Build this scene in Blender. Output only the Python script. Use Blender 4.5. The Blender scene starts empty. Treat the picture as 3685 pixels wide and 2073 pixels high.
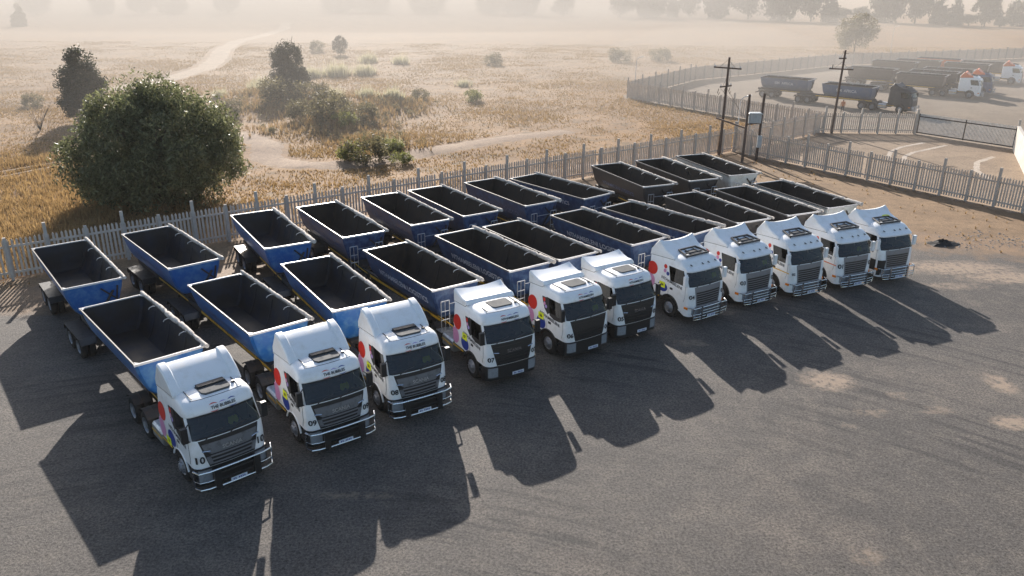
import bpy, math, random
import numpy as np
from mathutils import Vector, Matrix
random.seed(7); rng = np.random.default_rng(7)
S = bpy.context.scene
COL = S.collection
rad = math.radians

# ------------------------------------------------------------------ camera
CAMZ = 15.46
p_, r_ = rad(21.1817), rad(-0.3746)
cd = bpy.data.cameras.new("camera"); cam = bpy.data.objects.new("camera", cd); COL.objects.link(cam)
cd.sensor_width = 36.0; cd.lens = 36.0 * 2849.2 / 3685.0
cd.clip_start = 0.5; cd.clip_end = 5000
R = Vector((math.cos(r_), -math.sin(r_) * math.sin(p_), -math.sin(r_) * math.cos(p_)))
U = Vector((math.sin(r_), math.cos(r_) * math.sin(p_), math.cos(r_) * math.cos(p_)))
B = Vector((0, -math.cos(p_), math.sin(p_)))
cam.matrix_world = Matrix(((R.x, U.x, B.x, 0), (R.y, U.y, B.y, 0), (R.z, U.z, B.z, CAMZ), (0, 0, 0, 1)))
S.camera = cam

# ------------------------------------------------------------------ sky, sun, exposure
SUN_EL, SUN_AZ = 22.1, -13.0            # azimuth from +Y towards +X
w = bpy.data.worlds.new("World"); S.world = w; w.use_nodes = True
nt = w.node_tree; bg = nt.nodes["Background"]
sky = nt.nodes.new("ShaderNodeTexSky"); sky.sky_type = 'NISHITA'; sky.sun_disc = False
sky.sun_elevation = rad(SUN_EL); sky.sun_rotation = rad(SUN_AZ)
sky.air_density = 1.0; sky.dust_density = 1.5; sky.ozone_density = 1.0
nt.links.new(sky.outputs[0], bg.inputs[0]); bg.inputs[1].default_value = 0.092
sl = bpy.data.lights.new("sun", 'SUN'); sl.energy = 5.0; sl.angle = rad(0.5); sl.color = (1.0, 0.93, 0.85)
so = bpy.data.objects.new("sun", sl); COL.objects.link(so)
sd = Vector((math.sin(rad(SUN_AZ)) * math.cos(rad(SUN_EL)), math.cos(rad(SUN_AZ)) * math.cos(rad(SUN_EL)), math.sin(rad(SUN_EL))))
so.rotation_euler = sd.to_track_quat('Z', 'Y').to_euler()
so.location = (-20, 80, 60)
vs = S.view_settings
vs.view_transform = 'Standard'; vs.look = 'None'; vs.gamma = 1.0; vs.exposure = 1.04; vs.use_curve_mapping = False
S.cycles.max_bounces = 6; S.cycles.transparent_max_bounces = 12; S.cycles.volume_bounces = 0

# ------------------------------------------------------------------ materials
def N(t, kind, **kw):
    n = t.nodes.new(kind)
    for k, v in kw.items():
        if k.startswith('i_'):
            key = k[2:]; key = int(key) if key.isdigit() else key
            n.inputs[key].default_value = v
        else: setattr(n, k, v)
    return n
def c4(c): return (c[0], c[1], c[2], 1.0)
MATS = {}
def mat(name, col, rough=0.5, metal=0.0, spec=0.5, coat=0.0, noise=None, bump=None, col2=None):
    """plain procedural paint; noise=(scale, lo, hi) mixes col with col2 (dirt, wear)"""
    m = bpy.data.materials.new(name); m.use_nodes = True; t = m.node_tree
    b = t.nodes["Principled BSDF"]
    b.inputs["Base Color"].default_value = c4(col); b.inputs["Roughness"].default_value = rough
    b.inputs["Metallic"].default_value = metal; b.inputs["Specular IOR Level"].default_value = spec
    b.inputs["Coat Weight"].default_value = coat; b.inputs["Coat Roughness"].default_value = 0.08
    if noise:
        tc = N(t, "ShaderNodeTexCoord"); oi = N(t, "ShaderNodeObjectInfo")
        ad = N(t, "ShaderNodeVectorMath", operation='ADD')
        t.links.new(tc.outputs["Object"], ad.inputs[0]); t.links.new(oi.outputs["Location"], ad.inputs[1])
        nz = N(t, "ShaderNodeTexNoise", i_Scale=noise[0], i_Detail=6.0, i_Roughness=0.65)
        t.links.new(ad.outputs[0], nz.inputs["Vector"])
        mr = N(t, "ShaderNodeMapRange"); mr.inputs[1].default_value = noise[1]; mr.inputs[2].default_value = noise[2]
        t.links.new(nz.outputs["Fac"], mr.inputs[0])
        mx = N(t, "ShaderNodeMix", data_type='RGBA'); mx.inputs[6].default_value = c4(col)
        mx.inputs[7].default_value = c4(col2 or [c * 0.6 for c in col])
        t.links.new(mr.outputs[0], mx.inputs[0]); t.links.new(mx.outputs[2], b.inputs["Base Color"])
        ra = N(t, "ShaderNodeMath", operation='MULTIPLY_ADD'); ra.inputs[1].default_value = 0.3; ra.inputs[2].default_value = rough
        t.links.new(mr.outputs[0], ra.inputs[0]); t.links.new(ra.outputs[0], b.inputs["Roughness"])
        if bump:
            bp = N(t, "ShaderNodeBump", i_Strength=bump[0], i_Distance=bump[1])
            t.links.new(nz.outputs["Fac"], bp.inputs["Height"]); t.links.new(bp.outputs[0], b.inputs["Normal"])
    MATS[name] = m
    return m
white = mat("white_paint", (0.87, 0.87, 0.87), 0.28, coat=0.4, noise=(2.5, 0.5, 0.85), col2=(0.70, 0.67, 0.62))
cream = mat("cream_white_paint", (0.72, 0.71, 0.68), 0.35, coat=0.3, noise=(2.0, 0.45, 0.85), col2=(0.52, 0.48, 0.42))
blue = mat("blue_bin_paint", (0.011, 0.10, 0.32), 0.36, coat=0.2, noise=(2.2, 0.44, 0.72), col2=(0.09, 0.22, 0.38))
navy = mat("navy_bin_paint", (0.012, 0.034, 0.105), 0.38, coat=0.2, noise=(3.0, 0.42, 0.72), col2=(0.07, 0.13, 0.24))
charcoal = mat("charcoal_bin_paint", (0.035, 0.033, 0.035), 0.5, noise=(3.0, 0.45, 0.8), col2=(0.10, 0.085, 0.075))
binwhite = mat("white_bin_paint", (0.62, 0.64, 0.62), 0.4, noise=(2.0, 0.45, 0.8), col2=(0.40, 0.36, 0.31))
fadedblue = mat("faded_blue_bin_paint", (0.07, 0.12, 0.22), 0.45, noise=(2.5, 0.45, 0.8), col2=(0.15, 0.18, 0.22))
browngrey = mat("dusty_grey_bin_paint", (0.10, 0.085, 0.08), 0.6, noise=(2.5, 0.4, 0.8), col2=(0.19, 0.15, 0.12))
orange = mat("orange_paint", (0.75, 0.16, 0.04), 0.4, noise=(3, .5, .8))
inner = mat("coal_dusted_steel", (0.017, 0.0135, 0.0115), 0.65, spec=0.25, noise=(1.6, 0.42, 0.72), col2=(0.050, 0.036, 0.026), bump=(0.3, 0.03))
innerblue = mat("scuffed_blue_steel", (0.014, 0.0145, 0.017), 0.5, spec=.3, noise=(1.2, 0.45, 0.75), col2=(0.025, 0.032, 0.055))
rimw = mat("white_rim_paint", (0.56, 0.55, 0.55), 0.35, noise=(6.0, 0.5, 0.8), col2=(0.35, 0.32, 0.29))
rimg = mat("worn_grey_rim_paint", (0.15, 0.14, 0.135), 0.45, noise=(8.0, 0.45, 0.7), col2=(0.09, 0.075, 0.065))
canvas = mat("dusty_canvas", (0.58, 0.53, 0.48), 0.85, spec=0.2, noise=(7.0, 0.45, 0.75), col2=(0.2, 0.175, 0.16), bump=(0.8, 0.03))
steel = mat("dark_chassis_steel", (0.018, 0.017, 0.017), 0.6, noise=(5.0, 0.45, 0.8), col2=(0.075, 0.045, 0.03))
black = mat("black_plastic", (0.014, 0.014, 0.015), 0.42, noise=(6, .5, .8), col2=(0.03, 0.028, 0.026))
greyp = mat("grey_grille_paint", (0.19, 0.195, 0.21), 0.38, metal=0.3, noise=(5, .5, .8), col2=(0.07, 0.068, 0.066))
silver = mat("silver_grille_paint", (0.24, 0.24, 0.255), 0.35, metal=0.3, noise=(5, .5, .8), col2=(0.22, 0.2, 0.19))
chrome = mat("chrome", (0.55, 0.57, 0.61), 0.16, metal=1.0, noise=(12, .5, .8), col2=(0.42, 0.42, 0.42))
alu = mat("brushed_aluminium", (0.55, 0.56, 0.58), 0.38, metal=0.9, noise=(7, .45, .8), col2=(0.3, 0.29, 0.28))
rubber = mat("dusty_tyre_rubber", (0.016, 0.016, 0.016), 0.85, spec=0.2, noise=(4, .45, .8), col2=(0.055, 0.048, 0.042))
rimm = mat("wheel_rim_grey", (0.24, 0.25, 0.28), 0.42, metal=0.5, noise=(9, .45, .8), col2=(0.2, 0.18, 0.16))
red = mat("red_vinyl", (0.62, 0.025, 0.015), 0.4, noise=(4, .55, .9), col2=(0.5, 0.06, 0.04))
pink = mat("pink_vinyl", (0.62, 0.27, 0.46), 0.4, noise=(4, .55, .9))
lilac = mat("lilac_vinyl", (0.40, 0.30, 0.62), 0.4, noise=(4, .55, .9))
bluev = mat("blue_vinyl", (0.018, 0.045, 0.27), 0.4, noise=(4, .55, .9))
yellow = mat("fluorescent_yellow", (0.80, 0.86, 0.02), 0.5, noise=(8, .6, .9))
tape = mat("yellow_marking_tape", (0.75, 0.42, 0.015), 0.4, noise=(6, .45, .75), col2=(0.25, 0.14, 0.03))
ink = mat("black_lettering", (0.012, 0.012, 0.018), 0.5, noise=(9, .6, .9))
inkw = mat("white_lettering", (0.62, 0.64, 0.68), 0.5, noise=(9, .5, .8), col2=(0.2, 0.22, 0.28))
inkf = mat("faded_lettering", (0.12, 0.16, 0.27), 0.5, noise=(9, .45, .7), col2=(0.02, 0.04, 0.13))
plate = mat("licence_plate_white", (0.62, 0.66, 0.74), 0.4, noise=(14, .5, .8))
amber = mat("amber_lens", (0.75, 0.22, 0.02), 0.2, coat=0.5, noise=(9, .6, .9))
redlens = mat("red_lens", (0.5, 0.02, 0.02), 0.25, coat=0.5, noise=(9, .6, .9))
lens = mat("headlamp_lens", (0.45, 0.48, 0.52), 0.08, metal=0.5, coat=0.8, noise=(9, .5, .8))
seatm = mat("dark_seat_cloth", (0.05, 0.048, 0.045), 0.9, noise=(9, .4, .8))
wood = mat("weathered_pole_timber", (0.085, 0.058, 0.045), 0.85, noise=(5, .4, .75), col2=(0.16, 0.115, 0.09))
conc = mat("concrete_palisade", (0.60, 0.515, 0.435), 0.9, spec=0.2, noise=(2.5, .4, .75), col2=(0.47, 0.39, 0.32))
concp = mat("concrete_post", (0.52, 0.465, 0.41), 0.9, spec=0.2, noise=(3, .4, .75), col2=(0.40, 0.35, 0.30))
galv = mat("galvanised_steel", (0.66, 0.65, 0.63), 0.6, metal=0.1, noise=(5, .45, .8), col2=(0.30, 0.29, 0.27))
wallm = mat("whitewashed_wall", (0.50, 0.465, 0.42), 0.9, spec=0.2, noise=(0.8, .45, .8), col2=(0.38, 0.33, 0.28))
box_m = mat("pale_grey_cabinet", (0.42, 0.45, 0.46), 0.45, noise=(4, .5, .8))
skin = mat("brown_skin", (0.12, 0.06, 0.04), 0.6, noise=(9, .5, .8))
vest = mat("orange_workwear", (0.42, 0.15, 0.06), 0.8, noise=(9, .5, .8))
trous = mat("dark_trousers", (0.04, 0.04, 0.05), 0.8, noise=(9, .5, .8))
coal = mat("black_coal_spill", (0.012, 0.011, 0.011), 0.7, noise=(7, .45, .7), col2=(0.04, 0.035, 0.03), bump=(1, .05))
stone = mat("pale_rubble_stone", (0.27, 0.25, 0.235), 0.9, noise=(6, .4, .75), col2=(0.25, 0.22, 0.20))

def glass_mat(name, tint, refl):
    m = bpy.data.materials.new(name); m.use_nodes = True; t = m.node_tree
    for n in list(t.nodes): t.nodes.remove(n)
    out = N(t, "ShaderNodeOutputMaterial"); tr = N(t, "ShaderNodeBsdfTransparent"); gl = N(t, "ShaderNodeBsdfGlossy", i_Roughness=0.03)
    nz = N(t, "ShaderNodeTexNoise", i_Scale=2.0, i_Detail=3.0)
    cr = N(t, "ShaderNodeMix", data_type='RGBA'); cr.inputs[6].default_value = c4(tint); cr.inputs[7].default_value = c4([x * .75 for x in tint])
    t.links.new(nz.outputs["Fac"], cr.inputs[0]); t.links.new(cr.outputs[2], tr.inputs[0])
    gl.inputs[0].default_value = c4((0.9, 0.95, 1.0))
    fr = N(t, "ShaderNodeFresnel", i_IOR=1.5); ml = N(t, "ShaderNodeMath", operation='MULTIPLY'); ml.inputs[1].default_value = refl
    t.links.new(fr.outputs[0], ml.inputs[0]); mx = N(t, "ShaderNodeMixShader")
    t.links.new(ml.outputs[0], mx.inputs[0]); t.links.new(tr.outputs[0], mx.inputs[1]); t.links.new(gl.outputs[0], mx.inputs[2])
    t.links.new(mx.outputs[0], out.inputs[0])
    return m
glass = glass_mat("tinted_windscreen_glass", (0.26, 0.29, 0.23), 1.0)
hatchg = mat("smoked_hatch_glass", (0.085, 0.088, 0.092), 0.75, spec=.12, coat=0.0, noise=(4, .5, .8), col2=(0.13, 0.13, 0.13))

def leaf_mat(name, a, b, trans=0.45, rough=0.45):
    m = bpy.data.materials.new(name); m.use_nodes = True; t = m.node_tree
    for n in list(t.nodes): t.nodes.remove(n)
    out = N(t, "ShaderNodeOutputMaterial")
    geo = N(t, "ShaderNodeNewGeometry"); mx = N(t, "ShaderNodeMix", data_type='RGBA')
    mx.inputs[6].default_value = c4(a); mx.inputs[7].default_value = c4(b)
    t.links.new(geo.outputs["Random Per Island"], mx.inputs[0])
    pr = N(t, "ShaderNodeBsdfPrincipled", i_Roughness=rough); t.links.new(mx.outputs[2], pr.inputs["Base Color"])
    pr.inputs["Specular IOR Level"].default_value = 0.5
    tl = N(t, "ShaderNodeBsdfTranslucent"); t.links.new(mx.outputs[2], tl.inputs[0])
    ms = N(t, "ShaderNodeMixShader"); ms.inputs[0].default_value = trans
    t.links.new(pr.outputs[0], ms.inputs[1]); t.links.new(tl.outputs[0], ms.inputs[2]); t.links.new(ms.outputs[0], out.inputs[0])
    return m
leafg = leaf_mat("willow_leaf", (0.056, 0.068, 0.026), (0.235, 0.24, 0.12), 0.45, 0.48)
leafd = leaf_mat("dull_conifer_leaf", (0.022, 0.03, 0.014), (0.055, 0.062, 0.028), 0.3, 0.6)
leafs = leaf_mat("scrub_leaf", (0.085, 0.075, 0.04), (0.21, 0.185, 0.095), 0.5, 0.6)
leafy = leaf_mat("yellow_green_scrub_leaf", (0.13, 0.15, 0.035), (0.27, 0.26, 0.08), 0.5, 0.6)
reedm = leaf_mat("pampas_blade", (0.34, 0.32, 0.17), (0.66, 0.61, 0.46), 0.55, 0.6)
drym = leaf_mat("dry_grass_blade", (0.24, 0.152, 0.066), (0.43, 0.290, 0.130), 0.5, 0.7)
bark = mat("grey_bark", (0.09, 0.07, 0.055), 0.9, noise=(6, .4, .8))

def ground_mat(name, cols, scales, grain, attr=None, edge_cols=None, bump=0.6, streak=None, rough=0.9, spec=0.25, grange=(.45, 1.55)):
    """cols: base, second (broad patches), third (small speckle); attr: float point attribute, distance to the sheet's ragged edge"""
    m = bpy.data.materials.new(name); m.use_nodes = True; t = m.node_tree; b = t.nodes["Principled BSDF"]
    b.inputs["Roughness"].default_value = rough; b.inputs["Specular IOR Level"].default_value = spec
    geo = N(t, "ShaderNodeNewGeometry"); pos = geo.outputs["Position"]
    def noise(sc, det=5.0, ro=0.6, vec=None):
        n = N(t, "ShaderNodeTexNoise", i_Scale=sc, i_Detail=det, i_Roughness=ro); t.links.new(vec or pos, n.inputs["Vector"]); return n.outputs["Fac"]
    def rng_(s, a, b_, lo=0.0, hi=1.0):
        n = N(t, "ShaderNodeMapRange"); t.links.new(s, n.inputs[0])
        for i, v in enumerate((a, b_, lo, hi)): n.inputs[i + 1].default_value = v
        return n.outputs[0]
    def mix(f, a, b_):
        n = N(t, "ShaderNodeMix", data_type='RGBA')
        for i, v in ((0, f), (6, a), (7, b_)):
            if isinstance(v, tuple): n.inputs[i].default_value = c4(v)
            elif isinstance(v, float): n.inputs[i].default_value = v
            else: t.links.new(v, n.inputs[i])
        return n.outputs[2]
    c = mix(rng_(noise(scales[0]), .42, .62), cols[0], cols[1])
    c = mix(rng_(noise(scales[1], 6.0, .7), .48, .68), c, cols[2])
    g = noise(grain, 6.0, 0.85)
    if streak:
        # wheel tracks: arcs about a turning point, broken up by a broad noise
        sub = N(t, "ShaderNodeVectorMath", operation='SUBTRACT'); t.links.new(pos, sub.inputs[0]); sub.inputs[1].default_value = streak[0]
        ln = N(t, "ShaderNodeVectorMath", operation='LENGTH'); t.links.new(sub.outputs[0], ln.inputs[0])
        sp = N(t, "ShaderNodeSeparateXYZ"); t.links.new(sub.outputs[0], sp.inputs[0])
        at = N(t, "ShaderNodeMath", operation='ARCTAN2'); t.links.new(sp.outputs[1], at.inputs[0]); t.links.new(sp.outputs[0], at.inputs[1])
        cb = N(t, "ShaderNodeCombineXYZ"); t.links.new(ln.outputs["Value"], cb.inputs[0]); t.links.new(at.outputs[0], cb.inputs[1])
        mp = N(t, "ShaderNodeMapping"); mp.inputs["Scale"].default_value = (2.3, 4.5, 1.0); t.links.new(cb.outputs[0], mp.inputs[0])
        s1 = noise(1.0, 6.0, .7, mp.outputs[0])
        mul = N(t, "ShaderNodeMath", operation='MULTIPLY'); t.links.new(rng_(s1, .51, .60), mul.inputs[0]); t.links.new(rng_(noise(.09, 2.0), .42, .56), mul.inputs[1])
        c = mix(mul.outputs[0], c, streak[1])
        mp2 = N(t, "ShaderNodeMapping"); mp2.inputs["Rotation"].default_value = (0, 0, rad(38)); mp2.inputs["Scale"].default_value = (.25, 2.4, 1)
        t.links.new(pos, mp2.inputs[0]); s2 = noise(1.0, 6.0, .75, mp2.outputs[0])
        mul2 = N(t, "ShaderNodeMath", operation='MULTIPLY'); t.links.new(rng_(s2, .53, .66), mul2.inputs[0]); mul2.inputs[1].default_value = .28
        c = mix(rng_(noise(.16, 7.0, .75), .50, .66, 0, .55), c, (0.165, 0.138, 0.115))
        c = mix(mul2.outputs[0], c, streak[2])
    hs = N(t, "ShaderNodeHueSaturation"); t.links.new(c, hs.inputs["Color"]); t.links.new(rng_(g, .3, .7, *grange), hs.inputs["Value"])
    c = hs.outputs[0]
    if attr:
        a = N(t, "ShaderNodeAttribute", attribute_name=attr)
        ed = N(t, "ShaderNodeMath", operation='ADD'); t.links.new(a.outputs["Fac"], ed.inputs[0])
        nn = rng_(noise(.45, 7.0, .7), .2, .8, -2.6, 2.6); t.links.new(nn, ed.inputs[1])
        soil = mix(rng_(noise(.8, 6.0, .7), .4, .65), edge_cols[0], edge_cols[1])
        h2 = N(t, "ShaderNodeHueSaturation"); t.links.new(soil, h2.inputs["Color"]); t.links.new(rng_(g, .3, .7, .65, 1.35), h2.inputs["Value"])
        c = mix(rng_(ed.outputs[0], -.9, 1.3), h2.outputs[0], c)
        a2 = N(t, "ShaderNodeAttribute", attribute_name="sand")
        e2 = N(t, "ShaderNodeMath", operation='MULTIPLY'); t.links.new(a2.outputs["Fac"], e2.inputs[0]); t.links.new(rng_(noise(2.6, 8.0, .8), .36, .62, .0, 2.2), e2.inputs[1])
        c = mix(rng_(e2.outputs[0], .2, 1.1, 0, .85), c, edge_cols[2])
    t.links.new(c, b.inputs["Base Color"])
    bp = N(t, "ShaderNodeBump", i_Strength=bump, i_Distance=0.04); t.links.new(g, bp.inputs["Height"]); t.links.new(bp.outputs[0], b.inputs["Normal"])
    return m
veld = ground_mat("dry_veld", ((0.255, 0.142, 0.058), (0.20, 0.112, 0.052), (0.11, 0.074, 0.036)), (.09, .5), 2.2, bump=.8, grange=(.5, 1.5))
soilm = ground_mat("sandy_yard_soil", ((0.25, 0.165, 0.095), (0.20, 0.13, 0.075), (0.15, 0.10, 0.06)), (.25, 1.1), 8.0)
gravelm = ground_mat("dark_gravel", ((0.098, 0.087, 0.078), (0.078, 0.070, 0.064), (0.122, 0.106, 0.091)), (.12, .9), 12.0, "edge",
                     ((0.25, 0.165, 0.10), (0.19, 0.13, 0.085), (0.33, 0.25, 0.185)), bump=.9,
                     streak=((-6.0, -1.0, 0.0), (0.056, 0.051, 0.048), (0.058, 0.053, 0.050)), rough=0.75, spec=0.2, grange=(.0, 2.15))
yard2m = ground_mat("dusty_pale_gravel", ((0.255, 0.200, 0.147), (0.21, 0.165, 0.124), (0.18, 0.143, 0.108)), (.1, .6), 5.0)
drivem = ground_mat("pale_driveway_sand", ((0.28, 0.207, 0.143), (0.225, 0.165, 0.114), (0.19, 0.14, 0.097)), (.12, .7), 6.0)
roadm = ground_mat("pale_dirt_road", ((0.36, 0.27, 0.19), (0.30, 0.22, 0.155), (0.25, 0.18, 0.125)), (.1, .7), 4.0)
trackm = ground_mat("packed_pale_track", ((0.44, 0.37, 0.30), (0.38, 0.31, 0.25), (0.34, 0.28, 0.22)), (.2, .9), 6.0)
barem = ground_mat("bare_tan_earth", ((0.27, 0.185, 0.12), (0.225, 0.15, 0.10), (0.18, 0.12, 0.08)), (.15, .8), 5.0)

# ------------------------------------------------------------------ mesh helpers
def set_props(o, label=None, cat=None, group=None, kind=None):
    if label: o["label"] = label
    if cat: o["category"] = cat
    if group: o["group"] = group
    if kind: o["kind"] = kind
    return o
def empty(name, loc=(0, 0, 0), rz=0.0):
    o = bpy.data.objects.new(name, None); COL.objects.link(o); o.location = loc; o.rotation_euler = (0, 0, rz)
    o.empty_display_size = 0.3
    return o
class MB:
    def __init__(s): s.v, s.f, s.m = [], [], []
    def add(s, vs, fs, mi=0):
        k = len(s.v); s.v += [tuple(v) for v in vs]; s.f += [tuple(i + k for i in f) for f in fs]; s.m += [mi] * len(fs); return s
    def box(s, x0, x1, y0, y1, z0, z1, mi=0):
        v = [(x, y, z) for x in (x0, x1) for y in (y0, y1) for z in (z0, z1)]
        return s.add(v, [(0, 1, 3, 2), (4, 6, 7, 5), (0, 4, 5, 1), (2, 3, 7, 6), (0, 2, 6, 4), (1, 5, 7, 3)], mi)
    def bar(s, a, b, wx, wz, mi=0):
        a, b = Vector(a), Vector(b); d = (b - a).normalized()
        up = Vector((0, 0, 1)) if abs(d.z) < .95 else Vector((1, 0, 0))
        x = d.cross(up).normalized(); z = x.cross(d).normalized()
        v = [e + x * (sx * wx / 2) + z * (sz * wz / 2) for e in (a, b) for sx, sz in ((-1, -1), (1, -1), (1, 1), (-1, 1))]
        return s.add(v, [(0, 1, 2, 3), (4, 7, 6, 5), (0, 4, 5, 1), (1, 5, 6, 2), (2, 6, 7, 3), (3, 7, 4, 0)], mi)
    def tube(s, pts, r, n=8, mi=0, r2=None):
        pts = [Vector(p) for p in pts]; rings = []
        for i, p in enumerate(pts):
            d = (pts[min(i + 1, len(pts) - 1)] - pts[max(i - 1, 0)]).normalized()
            up = Vector((0, 0, 1)) if abs(d.z) < .95 else Vector((1, 0, 0))
            x = d.cross(up).normalized(); y = x.cross(d)
            if callable(r): rr = r(i)
            else: rr = r if r2 is None else r + (r2 - r) * i / (len(pts) - 1)
            rings.append([p + x * (rr * math.cos(2 * math.pi * k / n)) + y * (rr * math.sin(2 * math.pi * k / n)) for k in range(n)])
        return s.loft(rings, mi=mi)
    def loft(s, rings, cap=True, closed=True, mi=0, skip=None):
        n = len(rings[0]); vs = [p for rg in rings for p in rg]; fs = []
        for i in range(len(rings) - 1):
            for k in range(n if closed else n - 1):
                if skip and skip(i, k): continue
                fs.append((i * n + k, i * n + (k + 1) % n, (i + 1) * n + (k + 1) % n, (i + 1) * n + k))
        if cap and closed:
            fs.append(tuple(range(n - 1, -1, -1))); fs.append(tuple((len(rings) - 1) * n + k for k in range(n)))
        return s.add(vs, fs, mi)
    def prism(s, poly, axis, a, b, mi=0):
        def P(u, v, wv): return {'x': (wv, u, v), 'y': (u, wv, v), 'z': (u, v, wv)}[axis]
        return s.loft([[P(u, v, a) for u, v in poly], [P(u, v, b) for u, v in poly]], mi=mi)
    def lathe(s, prof, axis, c, n=28, mi=0):
        rings = []
        for q in range(n):
            a = 2 * math.pi * q / n; ring = []
            for rr, h in prof:
                u, v = rr * math.cos(a), rr * math.sin(a)
                ring.append({'y': (c[0] + u, c[1] + h, c[2] + v), 'z': (c[0] + u, c[1] + v, c[2] + h), 'x': (c[0] + h, c[1] + u, c[2] + v)}[axis])
            rings.append(ring)
        rings.append(rings[0]); return s.loft(rings, cap=False, closed=False, mi=mi)
    def mesh(s, name, mats, angle=35):
        me = bpy.data.meshes.new(name); me.from_pydata(s.v, [], s.f)
        for m in (mats if isinstance(mats, (list, tuple)) else [mats]): me.materials.append(m)
        if any(s.m): me.polygons.foreach_set("material_index", s.m)
        import bmesh
        b = bmesh.new(); b.from_mesh(me); bmesh.ops.recalc_face_normals(b, faces=b.faces); b.to_mesh(me); b.free()
        if angle: me.shade_smooth(); me.set_sharp_from_angle(angle=rad(angle))
        me.update(); return me
    def build(s, name, mats, parent=None, angle=35, bevel=0.0, loc=None):
        return link(name, s.mesh(name, mats, angle), parent, bevel, loc)
def link(name, me, parent=None, bevel=0.0, loc=None):
    o = bpy.data.objects.new(name, me); COL.objects.link(o)
    if parent: o.parent = parent
    if loc: o.location = loc
    if bevel:
        md = o.modifiers.new("bevel", 'BEVEL'); md.width = bevel; md.segments = 2; md.limit_method = 'ANGLE'; md.angle_limit = rad(40)
    return o
def arr_mesh(name, P, m):
    """P: (n, k, 3) array, one face of k corners per row"""
    n, k = P.shape[:2]; me = bpy.data.meshes.new(name)
    me.vertices.add(n * k); me.vertices.foreach_set("co", P.astype(np.float32).ravel())
    me.loops.add(n * k); me.loops.foreach_set("vertex_index", np.arange(n * k, dtype=np.int32))
    me.polygons.add(n); me.polygons.foreach_set("loop_start", np.arange(0, n * k, k, dtype=np.int32))
    me.polygons.foreach_set("loop_total", np.full(n, k, dtype=np.int32))
    me.materials.append(m); me.update(calc_edges=True); return me
def dup(o, parent=None):
    c = o.copy(); COL.objects.link(c); c.parent = parent
    for ch in o.children: dup(ch, c)
    return c
def recolour(root, swap):
    for ch in [root] + list(root.children_recursive):
        if ch.type == 'MESH':
            for i, sl_ in enumerate(ch.material_slots):
                if sl_.material in swap:
                    nm = swap[sl_.material]; sl_.link = 'OBJECT'; sl_.material = nm
TXT = {}
def text2d(s, size, bold=0.012, align='CENTER'):
    k = (s, size, bold, align)
    if k not in TXT:
        cu = bpy.data.curves.new("t", 'FONT'); cu.body = s; cu.size = size; cu.offset = bold * size * 1.6; cu.align_x = align; cu.align_y = 'CENTER'
        cu.resolution_u = 3
        o = bpy.data.objects.new("t", cu); COL.objects.link(o)
        dg = bpy.context.evaluated_depsgraph_get(); me = bpy.data.meshes.new_from_object(o.evaluated_get(dg))
        TXT[k] = ([(v.co.x, v.co.y) for v in me.vertices], [tuple(q.vertices) for q in me.polygons])
        bpy.data.objects.remove(o); bpy.data.curves.remove(cu); bpy.data.meshes.remove(me)
    return TXT[k]
def text_fit(s, width, bold=0.012):
    tv, tf = text2d(s, 1.0, bold); w0 = max(v[0] for v in tv) - min(v[0] for v in tv); k = width / w0
    c0 = (max(v[0] for v in tv) + min(v[0] for v in tv)) / 2; c1 = (max(v[1] for v in tv) + min(v[1] for v in tv)) / 2
    return [((x - c0) * k, (y - c1) * k) for x, y in tv], tf
def circle2d(cx, cy, rx, ry=None, n=28, a0=0, a1=360):
    ry = ry or rx
    vs_ = [(cx + rx * math.cos(rad(a0 + (a1 - a0) * i / n)), cy + ry * math.sin(rad(a0 + (a1 - a0) * i / n))) for i in range(n + (0 if a1 - a0 >= 360 else 1))]
    return vs_, [tuple(range(len(vs_)))]
def arc2d(cx, cy, r0, r1, a0, a1, n=12):
    vs_ = []
    for i in range(n + 1):
        a = rad(a0 + (a1 - a0) * i / n); tt = abs(2 * i / n - 1) ** 2
        rr = r1 - (r1 - r0) * (1 - tt)
        vs_ += [(cx + rr * math.cos(a), cy + rr * math.sin(a) * .62), (cx + r1 * math.cos(a), cy + r1 * math.sin(a) * .62)]
    return vs_, [(2 * i, 2 * i + 1, 2 * i + 3, 2 * i + 2) for i in range(n)]
def decal(name, shape, fn, m, parent, label=None):
    vs_, fs = shape
    me = bpy.data.meshes.new(name); me.from_pydata([fn(*v) for v in vs_], [], fs); me.materials.append(m); me.update()
    o = link(name, me, parent)
    if label: o["label"] = label
    return o

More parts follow.
